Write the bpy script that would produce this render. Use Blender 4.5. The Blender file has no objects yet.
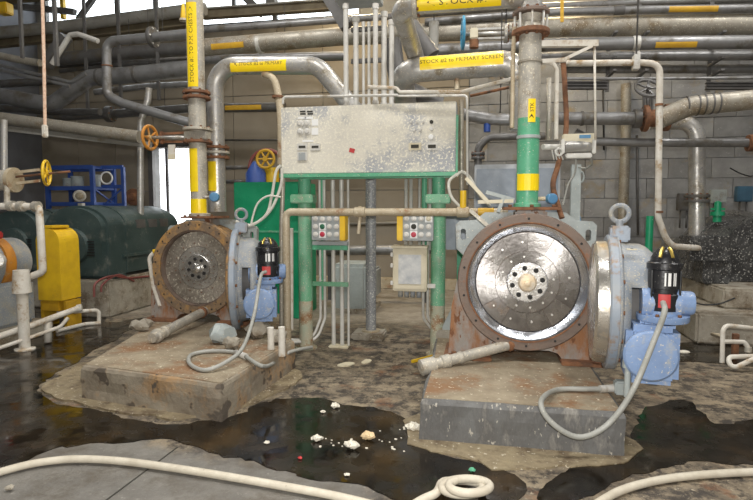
import bpy, bmesh, math, random
from mathutils import Vector, Matrix, noise
random.seed(7)
SC = bpy.context.scene
COL = SC.collection
PI = math.pi

# ------------------------------------------------------------------ camera
F = 541.0; CAMZ = 1.8
YAW = math.radians(11.0); PITCH = math.radians(4.44)
cd = bpy.data.cameras.new('camera'); cam = bpy.data.objects.new('camera', cd); COL.objects.link(cam)
cd.sensor_width = 36; cd.lens = 36 * F / 753.0; cd.clip_start = 0.05; cd.clip_end = 200
cam.location = (0, 0, CAMZ); cam.rotation_euler = (PI / 2 - PITCH, 0, YAW)
SC.camera = cam
SC.view_settings.view_transform = 'Standard'; SC.view_settings.look = 'None'
SC.view_settings.exposure = 0.0; SC.view_settings.gamma = 1.0; SC.view_settings.use_curve_mapping = False

# ------------------------------------------------------------------ world and lights
w = bpy.data.worlds.new('overcast'); SC.world = w; w.use_nodes = True
bg = w.node_tree.nodes['Background']; bg.inputs[0].default_value = (0.93, 0.96, 1.0, 1); bg.inputs[1].default_value = 5.0

def light(name, kind, loc, energy, color, size, rot=(0, 0, 0)):
    l = bpy.data.lights.new(name, kind); l.energy = energy; l.color = color
    if kind == 'AREA': l.shape = 'DISK'; l.size = size
    else: l.shadow_soft_size = size
    o = bpy.data.objects.new(name, l); COL.objects.link(o); o.location = loc; o.rotation_euler = rot
    return o
light('camera_flash', 'POINT', (0.02, -0.05, 2.05), 700, (1.0, 0.985, 0.96), 0.05)
LE = 0.31
FILL_LAMPS = [(-6.0, 3.6, 7.2, 420 * LE), (-2.2, 3.2, 7.2, 500 * LE), (1.8, 3.2, 7.2, 500 * LE), (5.4, 4.6, 7.2, 420 * LE),
         (-4.2, 7.4, 7.4, 330 * LE), (0.0, 7.2, 7.4, 380 * LE), (4.2, 7.8, 7.4, 330 * LE)]  # neutral overhead lamps out of view, added as ambient fill
WARM = [(-2.6, 10.7, 6.9, 90), (1.4, 10.7, 6.9, 90)]

# ------------------------------------------------------------------ pixel helpers (753 x 500 frame)
_c, _s = math.cos(YAW), math.sin(YAW)
_h = Vector((-_s, _c, 0)); _r = Vector((_c, _s, 0))
_f = _h * math.cos(PITCH) - Vector((0, 0, math.sin(PITCH)))
_u = _h * math.sin(PITCH) + Vector((0, 0, math.cos(PITCH)))
C0 = Vector((0, 0, CAMZ))
def ray(px, py): return _f + _r * ((px - 376.5) / F) + _u * ((250 - py) / F)
def P(px, py, Y):
    d = ray(px, py); return C0 + d * (Y / d.y)
def PD(px, py, D): return C0 + ray(px, py) * D
def PZ(px, py, z=0.0):
    d = ray(px, py); return C0 + d * ((z - CAMZ) / d.z)
def PX(px, py, X):
    d = ray(px, py); return C0 + d * (X / d.x)
def dep(v): return (Vector(v) - C0).dot(_f)
def V(*a): return Vector(a)

# ------------------------------------------------------------------ materials
MATS = {}
def mat(name, base, base2=None, vs=5.0, rough=0.6, metal=0.0, dirt=None, da=0.5, ds=3.0, splat=None, sa=0.5, ss=60.0,
        bump=0.15, bs=40.0, spec=None, rvar=0.15, rnd=0.0, coat=0.0, stretch=None):
    m = bpy.data.materials.new(name); m.use_nodes = True; nt = m.node_tree; N = nt.nodes; L = nt.links
    b = N['Principled BSDF']
    tc = N.new('ShaderNodeTexCoord'); co = tc.outputs['Object']
    if stretch:
        mp = N.new('ShaderNodeMapping'); mp.inputs['Scale'].default_value = stretch; L.new(co, mp.inputs[0]); co = mp.outputs[0]
    if rnd:
        oi = N.new('ShaderNodeObjectInfo'); ad = N.new('ShaderNodeVectorMath'); ad.operation = 'MULTIPLY_ADD'
        cx = N.new('ShaderNodeCombineXYZ')
        for i in range(3): L.new(oi.outputs['Random'], cx.inputs[i])
        ad.inputs[1].default_value = (37, 51, 23); L.new(cx.outputs[0], ad.inputs[0]); L.new(co, ad.inputs[2]); co = ad.outputs[0]
    def nz(scale, detail=6, rough_=0.6):
        n = N.new('ShaderNodeTexNoise'); n.inputs['Scale'].default_value = scale; n.inputs['Detail'].default_value = detail
        n.inputs['Roughness'].default_value = rough_; L.new(co, n.inputs['Vector']); return n.outputs['Fac']
    def ramp(fac, a, bb):
        r = N.new('ShaderNodeMapRange'); r.inputs['From Min'].default_value = a; r.inputs['From Max'].default_value = bb
        L.new(fac, r.inputs['Value']); return r.outputs[0]
    def mix(fac, a, bb):
        x = N.new('ShaderNodeMix'); x.data_type = 'RGBA'; L.new(fac, x.inputs['Factor'])
        for k, v in (('A', a), ('B', bb)):
            s = [q for q in x.inputs if q.name == k and q.type == 'RGBA'][0]
            if isinstance(v, tuple): s.default_value = (*v, 1)
            else: L.new(v, s)
        return [q for q in x.outputs if q.type == 'RGBA'][0]
    if base2 is None: base2 = tuple(c * 0.72 for c in base)
    f1 = nz(vs)
    col = mix(ramp(f1, 0.35, 0.65), base, base2)
    met = None
    if dirt:
        fd = ramp(nz(ds, 8, 0.7), 0.70 - da * 0.5, 0.83 - da * 0.5); col = mix(fd, col, dirt); met = fd
    if splat:
        fs = ramp(nz(ss, 3, 0.6), 0.74 - sa * 0.4, 0.775 - sa * 0.4); col = mix(fs, col, splat)
    if rnd:
        hs = N.new('ShaderNodeHueSaturation'); rr = ramp(oi.outputs['Random'], 0, 1); rr.node.inputs['To Min'].default_value = 1 - rnd; rr.node.inputs['To Max'].default_value = 1 + rnd
        L.new(rr, hs.inputs['Value']); L.new(col, hs.inputs['Color']); col = hs.outputs[0]
    L.new(col, b.inputs['Base Color'])
    ro = ramp(f1, 0.3, 0.7); ro.node.inputs['To Min'].default_value = max(0.03, rough - rvar); ro.node.inputs['To Max'].default_value = min(1, rough + rvar)
    L.new(ro, b.inputs['Roughness'])
    if metal and met is not None:
        mm = ramp(met, 0, 1); mm.node.inputs['To Min'].default_value = metal; mm.node.inputs['To Max'].default_value = 0.0; L.new(mm, b.inputs['Metallic'])
    else: b.inputs['Metallic'].default_value = metal
    if spec is not None: b.inputs['Specular IOR Level'].default_value = spec
    if coat: b.inputs['Coat Weight'].default_value = coat; b.inputs['Coat Roughness'].default_value = 0.15
    if bump:
        bn = N.new('ShaderNodeBump'); bn.inputs['Strength'].default_value = bump; bn.inputs['Distance'].default_value = 0.02
        L.new(nz(bs, 5), bn.inputs['Height']); L.new(bn.outputs[0], b.inputs['Normal'])
    MATS[name] = m; return m
def flat(name, c, rough=0.5, metal=0.0, emit=0):
    m = bpy.data.materials.new(name); m.use_nodes = True; b = m.node_tree.nodes['Principled BSDF']
    b.inputs['Base Color'].default_value = (*c, 1); b.inputs['Roughness'].default_value = rough; b.inputs['Metallic'].default_value = metal
    if emit: b.inputs['Emission Color'].default_value = (*c, 1); b.inputs['Emission Strength'].default_value = emit
    MATS[name] = m; return m

RUST = (0.13, 0.058, 0.03); RUSTO = (0.27, 0.125, 0.06); PULP = (0.66, 0.60, 0.47); GRIME = (0.10, 0.085, 0.06)
mat('column_grey', (0.33, 0.34, 0.35), (0.24, 0.245, 0.25), rough=0.55, metal=0.2, dirt=(0.16, 0.15, 0.14), da=0.3, splat=(0.62, 0.62, 0.58), sa=0.4, ss=45)
mat('steel_dark', (0.16, 0.155, 0.15), (0.10, 0.095, 0.09), rough=0.5, metal=0.35, dirt=GRIME, da=0.35, vs=3)
mat('steel_grey', (0.30, 0.30, 0.30), (0.20, 0.195, 0.19), rough=0.42, metal=0.5, dirt=GRIME, da=0.3, vs=3)
mat('steel_bright', (0.55, 0.54, 0.52), (0.40, 0.385, 0.36), rough=0.38, metal=0.6, dirt=(0.22, 0.18, 0.12), da=0.35, vs=5, splat=PULP, sa=0.35, ss=45)
mat('steel_tan', (0.40, 0.37, 0.31), (0.29, 0.26, 0.21), rough=0.5, metal=0.35, dirt=(0.2, 0.15, 0.09), da=0.35, vs=4, splat=PULP, sa=0.3, ss=50)
mat('pipe_splashed', (0.36, 0.34, 0.30), (0.50, 0.46, 0.38), rough=0.55, metal=0.25, dirt=(0.24, 0.18, 0.11), da=0.3, ds=5, splat=PULP, sa=0.36, ss=55, vs=7)
mat('conduit', (0.66, 0.65, 0.61), (0.52, 0.50, 0.46), rough=0.5, metal=0.15, dirt=(0.30, 0.25, 0.18), da=0.3, splat=PULP, sa=0.3, ss=70)
mat('white_pipe', (0.70, 0.67, 0.60), (0.55, 0.50, 0.42), rough=0.6, dirt=(0.36, 0.24, 0.12), da=0.35, ds=6)
mat('tan_pipe', (0.50, 0.43, 0.31), (0.38, 0.30, 0.19), rough=0.55, metal=0.1, dirt=RUSTO, da=0.3, ds=5, splat=PULP, sa=0.3)
mat('rust', RUST, RUSTO, vs=9, rough=0.85, bump=0.5, dirt=(0.07, 0.045, 0.03), da=0.3, ds=6)
mat('rust_ring', (0.25, 0.165, 0.09), (0.15, 0.11, 0.08), vs=5, rough=0.75, bump=0.4, metal=0.1, dirt=(0.42, 0.23, 0.07), da=0.45, ds=3.5, splat=(0.10, 0.075, 0.055), sa=0.35, ss=20)
mat('dark_ring', (0.145, 0.11, 0.09), (0.23, 0.17, 0.135), vs=7, rough=0.6, metal=0.35, bump=0.3, dirt=(0.26, 0.105, 0.045), da=0.33, ds=5, splat=PULP, sa=0.12, ss=70)
mat('leg_rust', (0.36, 0.34, 0.32), (0.28, 0.25, 0.22), vs=4, rough=0.7, bump=0.4, dirt=(0.29, 0.135, 0.06), da=0.5, ds=2.6, splat=(0.17, 0.07, 0.03), sa=0.36, ss=12, stretch=(1, 1, 0.45))
mat('casing_grey', (0.38, 0.42, 0.41), (0.30, 0.33, 0.32), vs=4, rough=0.5, dirt=(0.22, 0.2, 0.16), da=0.3, splat=PULP, sa=0.2)
mat('blue_paint', (0.22, 0.32, 0.52), (0.17, 0.25, 0.42), vs=5, rough=0.42, dirt=(0.36, 0.37, 0.36), da=0.3, ds=6, splat=PULP, sa=0.25, ss=55)
mat('blue_grey', (0.30, 0.315, 0.325), (0.22, 0.25, 0.29), vs=3, rough=0.5, dirt=(0.34, 0.325, 0.285), da=0.42, ds=5, splat=(0.5, 0.45, 0.34), sa=0.36, ss=80)
mat('blue_flange', (0.24, 0.295, 0.37), (0.31, 0.33, 0.35), vs=4, rough=0.45, dirt=(0.27, 0.17, 0.09), da=0.36, ds=7)
mat('green_paint', (0.075, 0.33, 0.18), (0.12, 0.40, 0.24), vs=5, rough=0.45, dirt=(0.28, 0.32, 0.24), da=0.25, ds=6, splat=PULP, sa=0.22, ss=60)
mat('green_panel', (0.005, 0.23, 0.10), (0.01, 0.28, 0.13), vs=3, rough=0.4, splat=(0.45, 0.6, 0.5), sa=0.12, ss=34)
mat('green_pale', (0.13, 0.38, 0.21), (0.20, 0.42, 0.27), vs=7, rough=0.5, dirt=(0.33, 0.36, 0.27), da=0.3, ds=5, splat=PULP, sa=0.28)
mat('post_worn', (0.36, 0.40, 0.30), (0.43, 0.38, 0.27), vs=8, rough=0.7, dirt=(0.27, 0.14, 0.06), da=0.42, ds=5, splat=PULP, sa=0.3)
mat('motor_green', (0.035, 0.058, 0.055), (0.052, 0.078, 0.074), vs=3, rough=0.45, dirt=(0.14, 0.15, 0.13), da=0.3, ds=4, splat=(0.3, 0.31, 0.27), sa=0.12, ss=60)
mat('yellow_tape', (0.95, 0.71, 0.01), (0.90, 0.62, 0.01), vs=7, rough=0.4, bump=0.05)
mat('amber_tape', (0.62, 0.36, 0.02), (0.50, 0.28, 0.02), vs=9, rough=0.5, bump=0.05)
mat('yellow_paint', (0.80, 0.52, 0.02), (0.68, 0.42, 0.02), vs=5, rough=0.45, dirt=(0.35, 0.2, 0.05), da=0.2)
mat('orange_paint', (0.62, 0.26, 0.03), (0.50, 0.20, 0.04), vs=9, rough=0.5, dirt=(0.55, 0.42, 0.2), da=0.3, ds=9)
mat('panel_face', (0.70, 0.66, 0.56), (0.62, 0.59, 0.51), vs=2.2, rough=0.55, dirt=(0.36, 0.37, 0.39), da=0.42, ds=1.5, splat=(0.76, 0.72, 0.60), sa=0.50, ss=34, bump=0.25, bs=60)
mat('concrete', (0.40, 0.36, 0.29), (0.29, 0.26, 0.21), vs=4, rough=0.85, bump=0.5, bs=30, dirt=(0.17, 0.13, 0.085), da=0.4, ds=3, splat=(0.5, 0.46, 0.37), sa=0.25, ss=30)
mat('plinth_left', (0.30, 0.26, 0.195), (0.18, 0.145, 0.105), vs=3.2, rough=0.8, bump=0.55, bs=22, dirt=(0.34, 0.21, 0.10), da=0.4, ds=2.0, splat=(0.10, 0.08, 0.06), sa=0.42, ss=4)
mat('plinth_top', (0.33, 0.275, 0.19), (0.21, 0.165, 0.11), vs=3.5, rough=0.8, bump=0.6, bs=24, dirt=(0.23, 0.125, 0.06), da=0.4, ds=2.2, splat=(0.56, 0.50, 0.38), sa=0.28, ss=24)
mat('plinth_dark', (0.14, 0.14, 0.135), (0.085, 0.08, 0.075), vs=5, rough=0.6, bump=0.45, bs=30, dirt=(0.27, 0.255, 0.225), da=0.33, ds=5, splat=(0.42, 0.39, 0.33), sa=0.22, ss=36, stretch=(1, 1, 0.4))
mat('spill', (0.29, 0.235, 0.145), (0.21, 0.165, 0.10), vs=6, rough=0.6, bump=0.7, bs=18, dirt=(0.12, 0.085, 0.05), da=0.4, ds=4, splat=(0.58, 0.52, 0.40), sa=0.26, ss=30)
mat('block', (0.31, 0.31, 0.305), (0.22, 0.22, 0.22), vs=2.5, rough=0.9, bump=0.3, dirt=(0.29, 0.235, 0.155), da=0.3, ds=1.6, rnd=0.16, splat=(0.36, 0.36, 0.35), sa=0.22, ss=18)
mat('mortar', (0.22, 0.22, 0.215), rough=0.95)
mat('wall_sheet', (0.27, 0.235, 0.18), (0.24, 0.205, 0.155), vs=1.5, rough=0.8, bump=0.05, rnd=0.05, dirt=(0.24, 0.21, 0.17), da=0.2)
mat('wall_plain', (0.34, 0.32, 0.28), rough=0.9, bump=0.1, vs=1)
mat('wall_dim', (0.15, 0.155, 0.17), rough=0.9, bump=0.1, vs=1)
mat('roof', (0.22, 0.20, 0.17), rough=0.9, bump=0.1, vs=1)
mat('beam', (0.13, 0.125, 0.12), (0.09, 0.085, 0.08), vs=3, rough=0.6)
mat('beam_light', (0.33, 0.32, 0.29), (0.26, 0.25, 0.22), vs=2.5, rough=0.55, dirt=(0.20, 0.17, 0.12), da=0.3)
mat('beam_brown', (0.20, 0.165, 0.10), (0.14, 0.11, 0.07), vs=3, rough=0.7)
mat('blue_rack', (0.035, 0.09, 0.34), (0.03, 0.07, 0.27), rough=0.45)
mat('rubber', (0.02, 0.02, 0.02), rough=0.5, splat=(0.35, 0.34, 0.31), sa=0.16, ss=60)
mat('black_gloss', (0.012, 0.012, 0.014), (0.02, 0.02, 0.022), rough=0.3, splat=(0.35, 0.33, 0.30), sa=0.15, ss=70)
mat('plastic_wrap', (0.035, 0.035, 0.036), (0.07, 0.07, 0.068), vs=5, rough=0.3, bump=1.0, bs=11, splat=(0.42, 0.41, 0.38), sa=0.34, ss=40)
mat('hose', (0.58, 0.53, 0.43), (0.47, 0.42, 0.33), vs=9, rough=0.65, splat=(0.32, 0.27, 0.2), sa=0.12, ss=60)
mat('cable_grey', (0.36, 0.36, 0.33), (0.28, 0.28, 0.25), rough=0.55, splat=PULP, sa=0.2, ss=90)
mat('cable_white', (0.68, 0.66, 0.58), rough=0.5)
mat('red_paint', (0.55, 0.05, 0.05), (0.45, 0.04, 0.04), rough=0.45)
mat('red_hose', (0.22, 0.06, 0.05), (0.17, 0.05, 0.045), rough=0.5)
mat('cream_box', (0.66, 0.60, 0.45), (0.58, 0.52, 0.38), vs=6, rough=0.55, dirt=(0.42, 0.34, 0.2), da=0.25, splat=PULP, sa=0.25)
mat('box_grey', (0.36, 0.38, 0.38), (0.30, 0.32, 0.32), vs=5, rough=0.5, splat=PULP, sa=0.15)
mat('slate_panel', (0.27, 0.31, 0.36), (0.23, 0.265, 0.31), vs=3, rough=0.45, splat=PULP, sa=0.1, ss=50)
mat('slate_edge', (0.48, 0.50, 0.52), rough=0.5)
mat('window_glass_box', (0.42, 0.44, 0.46), (0.62, 0.62, 0.60), vs=9, rough=0.15)
mat('teal_box', (0.05, 0.13, 0.20), (0.04, 0.10, 0.16), rough=0.5)
mat('blue_valve', (0.10, 0.27, 0.45), (0.07, 0.2, 0.36), rough=0.45)
mat('wheel_blue', (0.08, 0.33, 0.52), (0.06, 0.26, 0.42), rough=0.4)
mat('pulp', (0.78, 0.74, 0.64), (0.66, 0.60, 0.48), vs=30, rough=0.8, bump=0.6)
mat('pulp_tan', (0.72, 0.55, 0.33), (0.62, 0.45, 0.25), vs=30, rough=0.8, bump=0.6)
mat('rope', (0.72, 0.55, 0.42), (0.55, 0.33, 0.22), vs=30, rough=0.8)
# polished steel of the refiner plates
mat('plate_steel', (0.33, 0.315, 0.30), (0.20, 0.185, 0.175), vs=5, rough=0.30, metal=0.9, dirt=(0.20, 0.13, 0.08), da=0.2, ds=4, bump=0.12, bs=14, rnd=0.16, rvar=0.12)
mat('plate_speckled', (0.42, 0.38, 0.32), (0.24, 0.205, 0.17), vs=9, rough=0.38, metal=0.55, bump=0.5, bs=30, splat=(0.72, 0.67, 0.56), sa=0.36, ss=34, rnd=0.12)
mat('inner_plate', (0.55, 0.53, 0.49), (0.36, 0.33, 0.29), vs=12, rough=0.32, metal=0.75, bump=0.3, bs=40, splat=(0.2, 0.16, 0.12), sa=0.3, ss=40)
mat('ring_polished', (0.78, 0.81, 0.88), (0.62, 0.66, 0.74), vs=5, rough=0.2, metal=0.95, bump=0.06, bs=12)
mat('hub_steel', (0.60, 0.59, 0.57), (0.45, 0.43, 0.41), vs=9, rough=0.28, metal=0.9, splat=PULP, sa=0.2, ss=50)
mat('hub_tan', (0.62, 0.46, 0.27), (0.62, 0.56, 0.46), vs=12, rough=0.5, metal=0.4)
mat('stainless', (0.62, 0.60, 0.56), (0.48, 0.45, 0.40), vs=4, rough=0.28, metal=0.85, dirt=(0.40, 0.27, 0.10), da=0.33, ds=4, splat=PULP, sa=0.2)
def brushed(m, cz):
    # circular brushing about the rotor axis: tangent direction for the anisotropic highlight
    nt = m.node_tree; N = nt.nodes; L = nt.links; b = N['Principled BSDF']; b.inputs['Anisotropic'].default_value = 0.8
    tc = N.new('ShaderNodeTexCoord'); s_ = N.new('ShaderNodeVectorMath'); s_.operation = 'SUBTRACT'; s_.inputs[1].default_value = (0, 0, cz); L.new(tc.outputs['Object'], s_.inputs[0])
    c_ = N.new('ShaderNodeVectorMath'); c_.operation = 'CROSS_PRODUCT'; c_.inputs[0].default_value = (0, 1, 0); L.new(s_.outputs[0], c_.inputs[1])
    L.new(c_.outputs[0], b.inputs['Tangent'])
flat('dark_hole', (0.012, 0.011, 0.01), 0.7)
flat('ink', (0.03, 0.028, 0.02), 0.7)
flat('white_print', (0.78, 0.78, 0.76), 0.5)
flat('black', (0.02, 0.02, 0.02), 0.5)
flat('red_button', (0.45, 0.03, 0.06), 0.35)
flat('green_button', (0.02, 0.12, 0.06), 0.35)
flat('bolt_bright', (0.74, 0.72, 0.68), 0.3, 0.6)
flat('gold', (0.55, 0.40, 0.10), 0.35, 0.8)
flat('lens', (1.0, 0.95, 0.85), 0.4, 0, 0.4)
def glass():
    m = bpy.data.materials.new('pane_glass'); m.use_nodes = True; nt = m.node_tree; N = nt.nodes; N.remove(N['Principled BSDF'])
    t = N.new('ShaderNodeBsdfTransparent'); t.inputs[0].default_value = (0.93, 0.95, 0.95, 1); g = N.new('ShaderNodeBsdfGlossy'); g.inputs['Roughness'].default_value = 0.03
    x = N.new('ShaderNodeMixShader'); x.inputs[0].default_value = 0.06; nt.links.new(t.outputs[0], x.inputs[1]); nt.links.new(g.outputs[0], x.inputs[2])
    nt.links.new(x.outputs[0], N['Material Output'].inputs[0]); MATS['pane_glass'] = m
glass()

# ------------------------------------------------------------------ mesh builder
WM = {}          # world matrix of every object that may become a parent
def frame(axis, up=(0, 0, 1)):
    z = Vector(axis).normalized(); u = Vector(up)
    if abs(z.dot(u.normalized())) > 0.98: u = Vector((0, 1, 0))
    x = u.cross(z).normalized(); y = z.cross(x)
    return x, y, z
class B:
    def __init__(s, M=None): s.bm = bmesh.new(); s.M = M
    def face(s, vs, smooth=False):
        try: f = s.bm.faces.new(vs); f.smooth = smooth; return f
        except ValueError: return None
    def box(s, c, size, R=None, bev=0.0):
        c = Vector(c); h = Vector(size) / 2; vs = []
        for x in (-1, 1):
            for y in (-1, 1):
                for z in (-1, 1):
                    v = Vector((x * h.x, y * h.y, z * h.z)); vs.append(s.bm.verts.new(c + (R @ v if R else v)))
        fs = [s.face([vs[i] for i in q]) for q in ((0, 1, 3, 2), (4, 6, 7, 5), (0, 4, 5, 1), (2, 3, 7, 6), (0, 2, 6, 4), (1, 5, 7, 3))]
        if bev:
            es = list({e for f in fs for e in f.edges}); bmesh.ops.bevel(s.bm, geom=es, offset=bev, segments=2, affect='EDGES')
        return s
    def bar(s, a, b, wdt, hgt, up=(0, 0, 1), bev=0.0):
        a = Vector(a); b = Vector(b); x, y, z = frame(b - a, up); R = Matrix((x, y, z)).transposed()
        return s.box((a + b) / 2, (wdt, hgt, (b - a).length), R, bev)
    def ring(s, c, x, y, r, n): return [s.bm.verts.new(Vector(c) + (x * math.cos(2 * PI * i / n) + y * math.sin(2 * PI * i / n)) * r) for i in range(n)]
    def lathe(s, a, axis, prof, n=32, cap0=True, cap1=True, skip=None, sharp=True):
        """prof: list of (distance along axis, radius)"""
        a = Vector(a); x, y, z = frame(axis)
        prev = None; first = None
        for k, (d, r) in enumerate(prof):
            if r <= 1e-6:
                cur = [s.bm.verts.new(a + z * d)]
            else: cur = s.ring(a + z * d, x, y, r, n)
            if prev is not None:
                for i in range(n):
                    if skip and skip(k, i): continue
                    j = (i + 1) % n
                    if len(prev) == 1: s.face([prev[0], cur[i], cur[j]][::-1], True)
                    elif len(cur) == 1: s.face([prev[i], prev[j], cur[0]], True)
                    else: s.face([prev[i], prev[j], cur[j], cur[i]], True)
            else: first = cur
            prev = cur
        if cap0 and len(first) > 2: s.face(first[::-1])
        if cap1 and len(prev) > 2: s.face(prev)
        return s
    def cyl(s, a, b, r, n=16, r2=None):
        a = Vector(a); b = Vector(b); return s.lathe(a, b - a, [(0, r), ((b - a).length, r if r2 is None else r2)], n)
    def torus(s, c, axis, R, r, n=28, m=8, a0=0, a1=2 * PI, sx=1.0):
        x, y, z = frame(axis); c = Vector(c); full = abs(a1 - a0 - 2 * PI) < 1e-4; rows = []
        for i in range(n if full else n + 1):
            t = a0 + (a1 - a0) * i / n; d = x * math.cos(t) * sx + y * math.sin(t); dn = d.normalized()
            rows.append([s.bm.verts.new(c + d * R + (dn * math.cos(2 * PI * j / m) + z * math.sin(2 * PI * j / m)) * r) for j in range(m)])
        for i in range(n):
            p = rows[i]; q = rows[(i + 1) % len(rows)]
            for j in range(m): s.face([p[j], q[j], q[(j + 1) % m], p[(j + 1) % m]], True)
        if not full: s.face(rows[0]); s.face(rows[-1][::-1])
        return s
    def ball(s, c, r, n=14, sc=(1, 1, 1)):
        c = Vector(c); k = n // 2; prof = []
        rows = []
        for i in range(k + 1):
            t = PI * i / k
            if i in (0, k): rows.append([s.bm.verts.new(c + Vector((0, 0, math.cos(t) * r * sc[2])))])
            else: rows.append([s.bm.verts.new(c + Vector((math.sin(t) * math.cos(2 * PI * j / n) * r * sc[0], math.sin(t) * math.sin(2 * PI * j / n) * r * sc[1], math.cos(t) * r * sc[2]))) for j in range(n)])
        for i in range(k):
            p, q = rows[i], rows[i + 1]
            for j in range(n):
                jj = (j + 1) % n
                if len(p) == 1: s.face([p[0], q[j], q[jj]], True)
                elif len(q) == 1: s.face([p[j], q[0], p[jj]], True)
                else: s.face([p[j], q[j], q[jj], p[jj]], True)
        return s
    def tube(s, pts, r, bend=0.0, n=12, smooth=False, steps=6, taper=None):
        pts = rounded([Vector(p) for p in pts], bend, steps) if not smooth else spline([Vector(p) for p in pts], steps)
        x, y, z = frame(pts[1] - pts[0]); prev = None; first = None
        for i, p in enumerate(pts):
            t = ((pts[min(i + 1, len(pts) - 1)] - p).normalized() + (p - pts[max(i - 1, 0)]).normalized())
            if t.length < 1e-6: t = z.copy()
            t.normalize()
            x = (x - t * x.dot(t)).normalized(); y = t.cross(x)
            rr = r if taper is None else r + (taper - r) * i / (len(pts) - 1)
            cur = s.ring(p, x, y, rr, n)
            if prev:
                for k in range(n): s.face([prev[k], prev[(k + 1) % n], cur[(k + 1) % n], cur[k]], True)
            else: first = cur
            prev = cur
        s.face(first[::-1]); s.face(prev); return s
    def plate(s, loops, origin, x, y, thick):
        """polygon with holes in the x,y plane, extruded along x cross y"""
        origin = Vector(origin); x = Vector(x).normalized(); y = Vector(y).normalized(); z = x.cross(y)
        tmp = bmesh.new(); es = []
        for lp in loops:
            vs = [tmp.verts.new((p[0], p[1], 0)) for p in lp]
            es += [tmp.edges.new((vs[i], vs[(i + 1) % len(vs)])) for i in range(len(vs))]
        g = bmesh.ops.triangle_fill(tmp, use_beauty=True, use_dissolve=False, edges=es, normal=(0, 0, 1))
        tmp.verts.index_update(); tmp.faces.ensure_lookup_table()
        lo = [s.bm.verts.new(origin + x * v.co.x + y * v.co.y) for v in tmp.verts]
        hi = [s.bm.verts.new(origin + x * v.co.x + y * v.co.y + z * thick) for v in tmp.verts]
        for f in tmp.faces:
            ids = [v.index for v in f.verts]
            if f.normal.z < 0: ids = ids[::-1]
            s.face([hi[i] for i in ids]); s.face([lo[i] for i in ids[::-1]])
        for e in es:
            if e.is_valid:
                a, b = e.verts[0].index, e.verts[1].index; s.face([lo[a], lo[b], hi[b], hi[a]])
        tmp.free(); return s
    def obj(s, name, m, parent=None, solid=0, **tags):
        bm = s.bm
        sharpen(bm)
        if s.M is not None: bmesh.ops.transform(bm, matrix=s.M, verts=bm.verts[:])
        me = bpy.data.meshes.new(name)
        if parent is not None:
            W = WM[parent]; bmesh.ops.transform(bm, matrix=W.inverted(), verts=bm.verts[:])
        else:
            xs = [v.co for v in bm.verts]; lo = Vector([min(v[i] for v in xs) for i in range(3)]); hi = Vector([max(v[i] for v in xs) for i in range(3)])
            o0 = Vector(((lo.x + hi.x) / 2, (lo.y + hi.y) / 2, lo.z)); W = Matrix.Translation(o0)
            bmesh.ops.translate(bm, vec=-o0, verts=bm.verts[:])
        bm.to_mesh(me); bm.free(); me.materials.append(MATS[m])
        o = bpy.data.objects.new(name, me); COL.objects.link(o)
        if parent is not None: o.parent = parent
        else: o.location = W.to_translation()
        WM[o] = W.copy()
        if solid:
            md = o.modifiers.new('s', 'SOLIDIFY'); md.thickness = solid; md.offset = -1
        for k, v in tags.items(): o[k] = v
        return o
def sharpen(bm):
    bmesh.ops.recalc_face_normals(bm, faces=bm.faces[:])
    for e in bm.edges:
        if len(e.link_faces) == 2 and e.calc_face_angle(0) > 0.6: e.smooth = False
def rounded(pts, bend, steps):
    if bend <= 0 or len(pts) < 3: return pts
    out = [pts[0]]
    for i in range(1, len(pts) - 1):
        p = pts[i]; a = (pts[i - 1] - p); b = (pts[i + 1] - p); la, lb = a.length, b.length; a.normalize(); b.normalize()
        ang = a.angle(b, PI)
        if ang > PI - 0.03: out.append(p); continue
        t = min(bend / math.tan(ang / 2), la * 0.49, lb * 0.49); R = t * math.tan(ang / 2)
        bis = (a + b).normalized(); cen = p + bis * (R / math.sin(ang / 2)); p0 = p + a * t; p1 = p + b * t
        v0 = p0 - cen; v1 = p1 - cen; tot = v0.angle(v1)
        for k in range(steps + 1):
            f = k / steps; out.append(cen + (v0 * math.sin((1 - f) * tot) + v1 * math.sin(f * tot)) / math.sin(tot))
    out.append(pts[-1]); return out
def spline(pts, steps):
    out = []; q = [pts[0] * 2 - pts[1]] + pts + [pts[-1] * 2 - pts[-2]]
    for i in range(1, len(q) - 2):
        for k in range(steps):
            t = k / steps; a, b, c, d = q[i - 1], q[i], q[i + 1], q[i + 2]
            out.append(0.5 * ((2 * b) + (c - a) * t + (2 * a - 5 * b + 4 * c - d) * t * t + (3 * b - a - 3 * c + d) * t ** 3))
    out.append(pts[-1]); return out
def thing(name, label, cat, loc=(0, 0, 0), rz=0.0, group=None):
    o = bpy.data.objects.new(name, None); COL.objects.link(o); o.location = loc; o.rotation_euler = (0, 0, rz); o.empty_display_size = 0.2
    WM[o] = Matrix.Translation(Vector(loc)) @ Matrix.Rotation(rz, 4, 'Z'); o['label'] = label; o['category'] = cat
    if group: o['group'] = group
    return o
def tag(o, label, cat, group=None):
    o['label'] = label; o['category'] = cat
    if group: o['group'] = group
    return o
def struct(o): o['kind'] = 'structure'; return o
def piece(src, parent, Mw, name=None):
    """a further object that shares the mesh of src (mesh modelled about its own origin)"""
    o = bpy.data.objects.new(name or src.name.split('.')[0], src if isinstance(src, bpy.types.Mesh) else src.data); COL.objects.link(o); o.parent = parent
    o.matrix_basis = WM[parent].inverted() @ Mw; WM[o] = Mw.copy(); return o
def mesh_of(name, b, m):
    sharpen(b.bm); me = bpy.data.meshes.new(name); b.bm.to_mesh(me); b.bm.free(); me.materials.append(MATS[m]); return me
def MT(loc, axis=None, sc=1.0, up=(0, 0, 1)):
    if axis is None: return Matrix.Translation(Vector(loc)) @ Matrix.Scale(sc, 4)
    x, y, z = frame(axis, up); R = Matrix((x, y, z)).transposed().to_4x4(); return Matrix.Translation(Vector(loc)) @ R @ Matrix.Scale(sc, 4)
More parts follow.
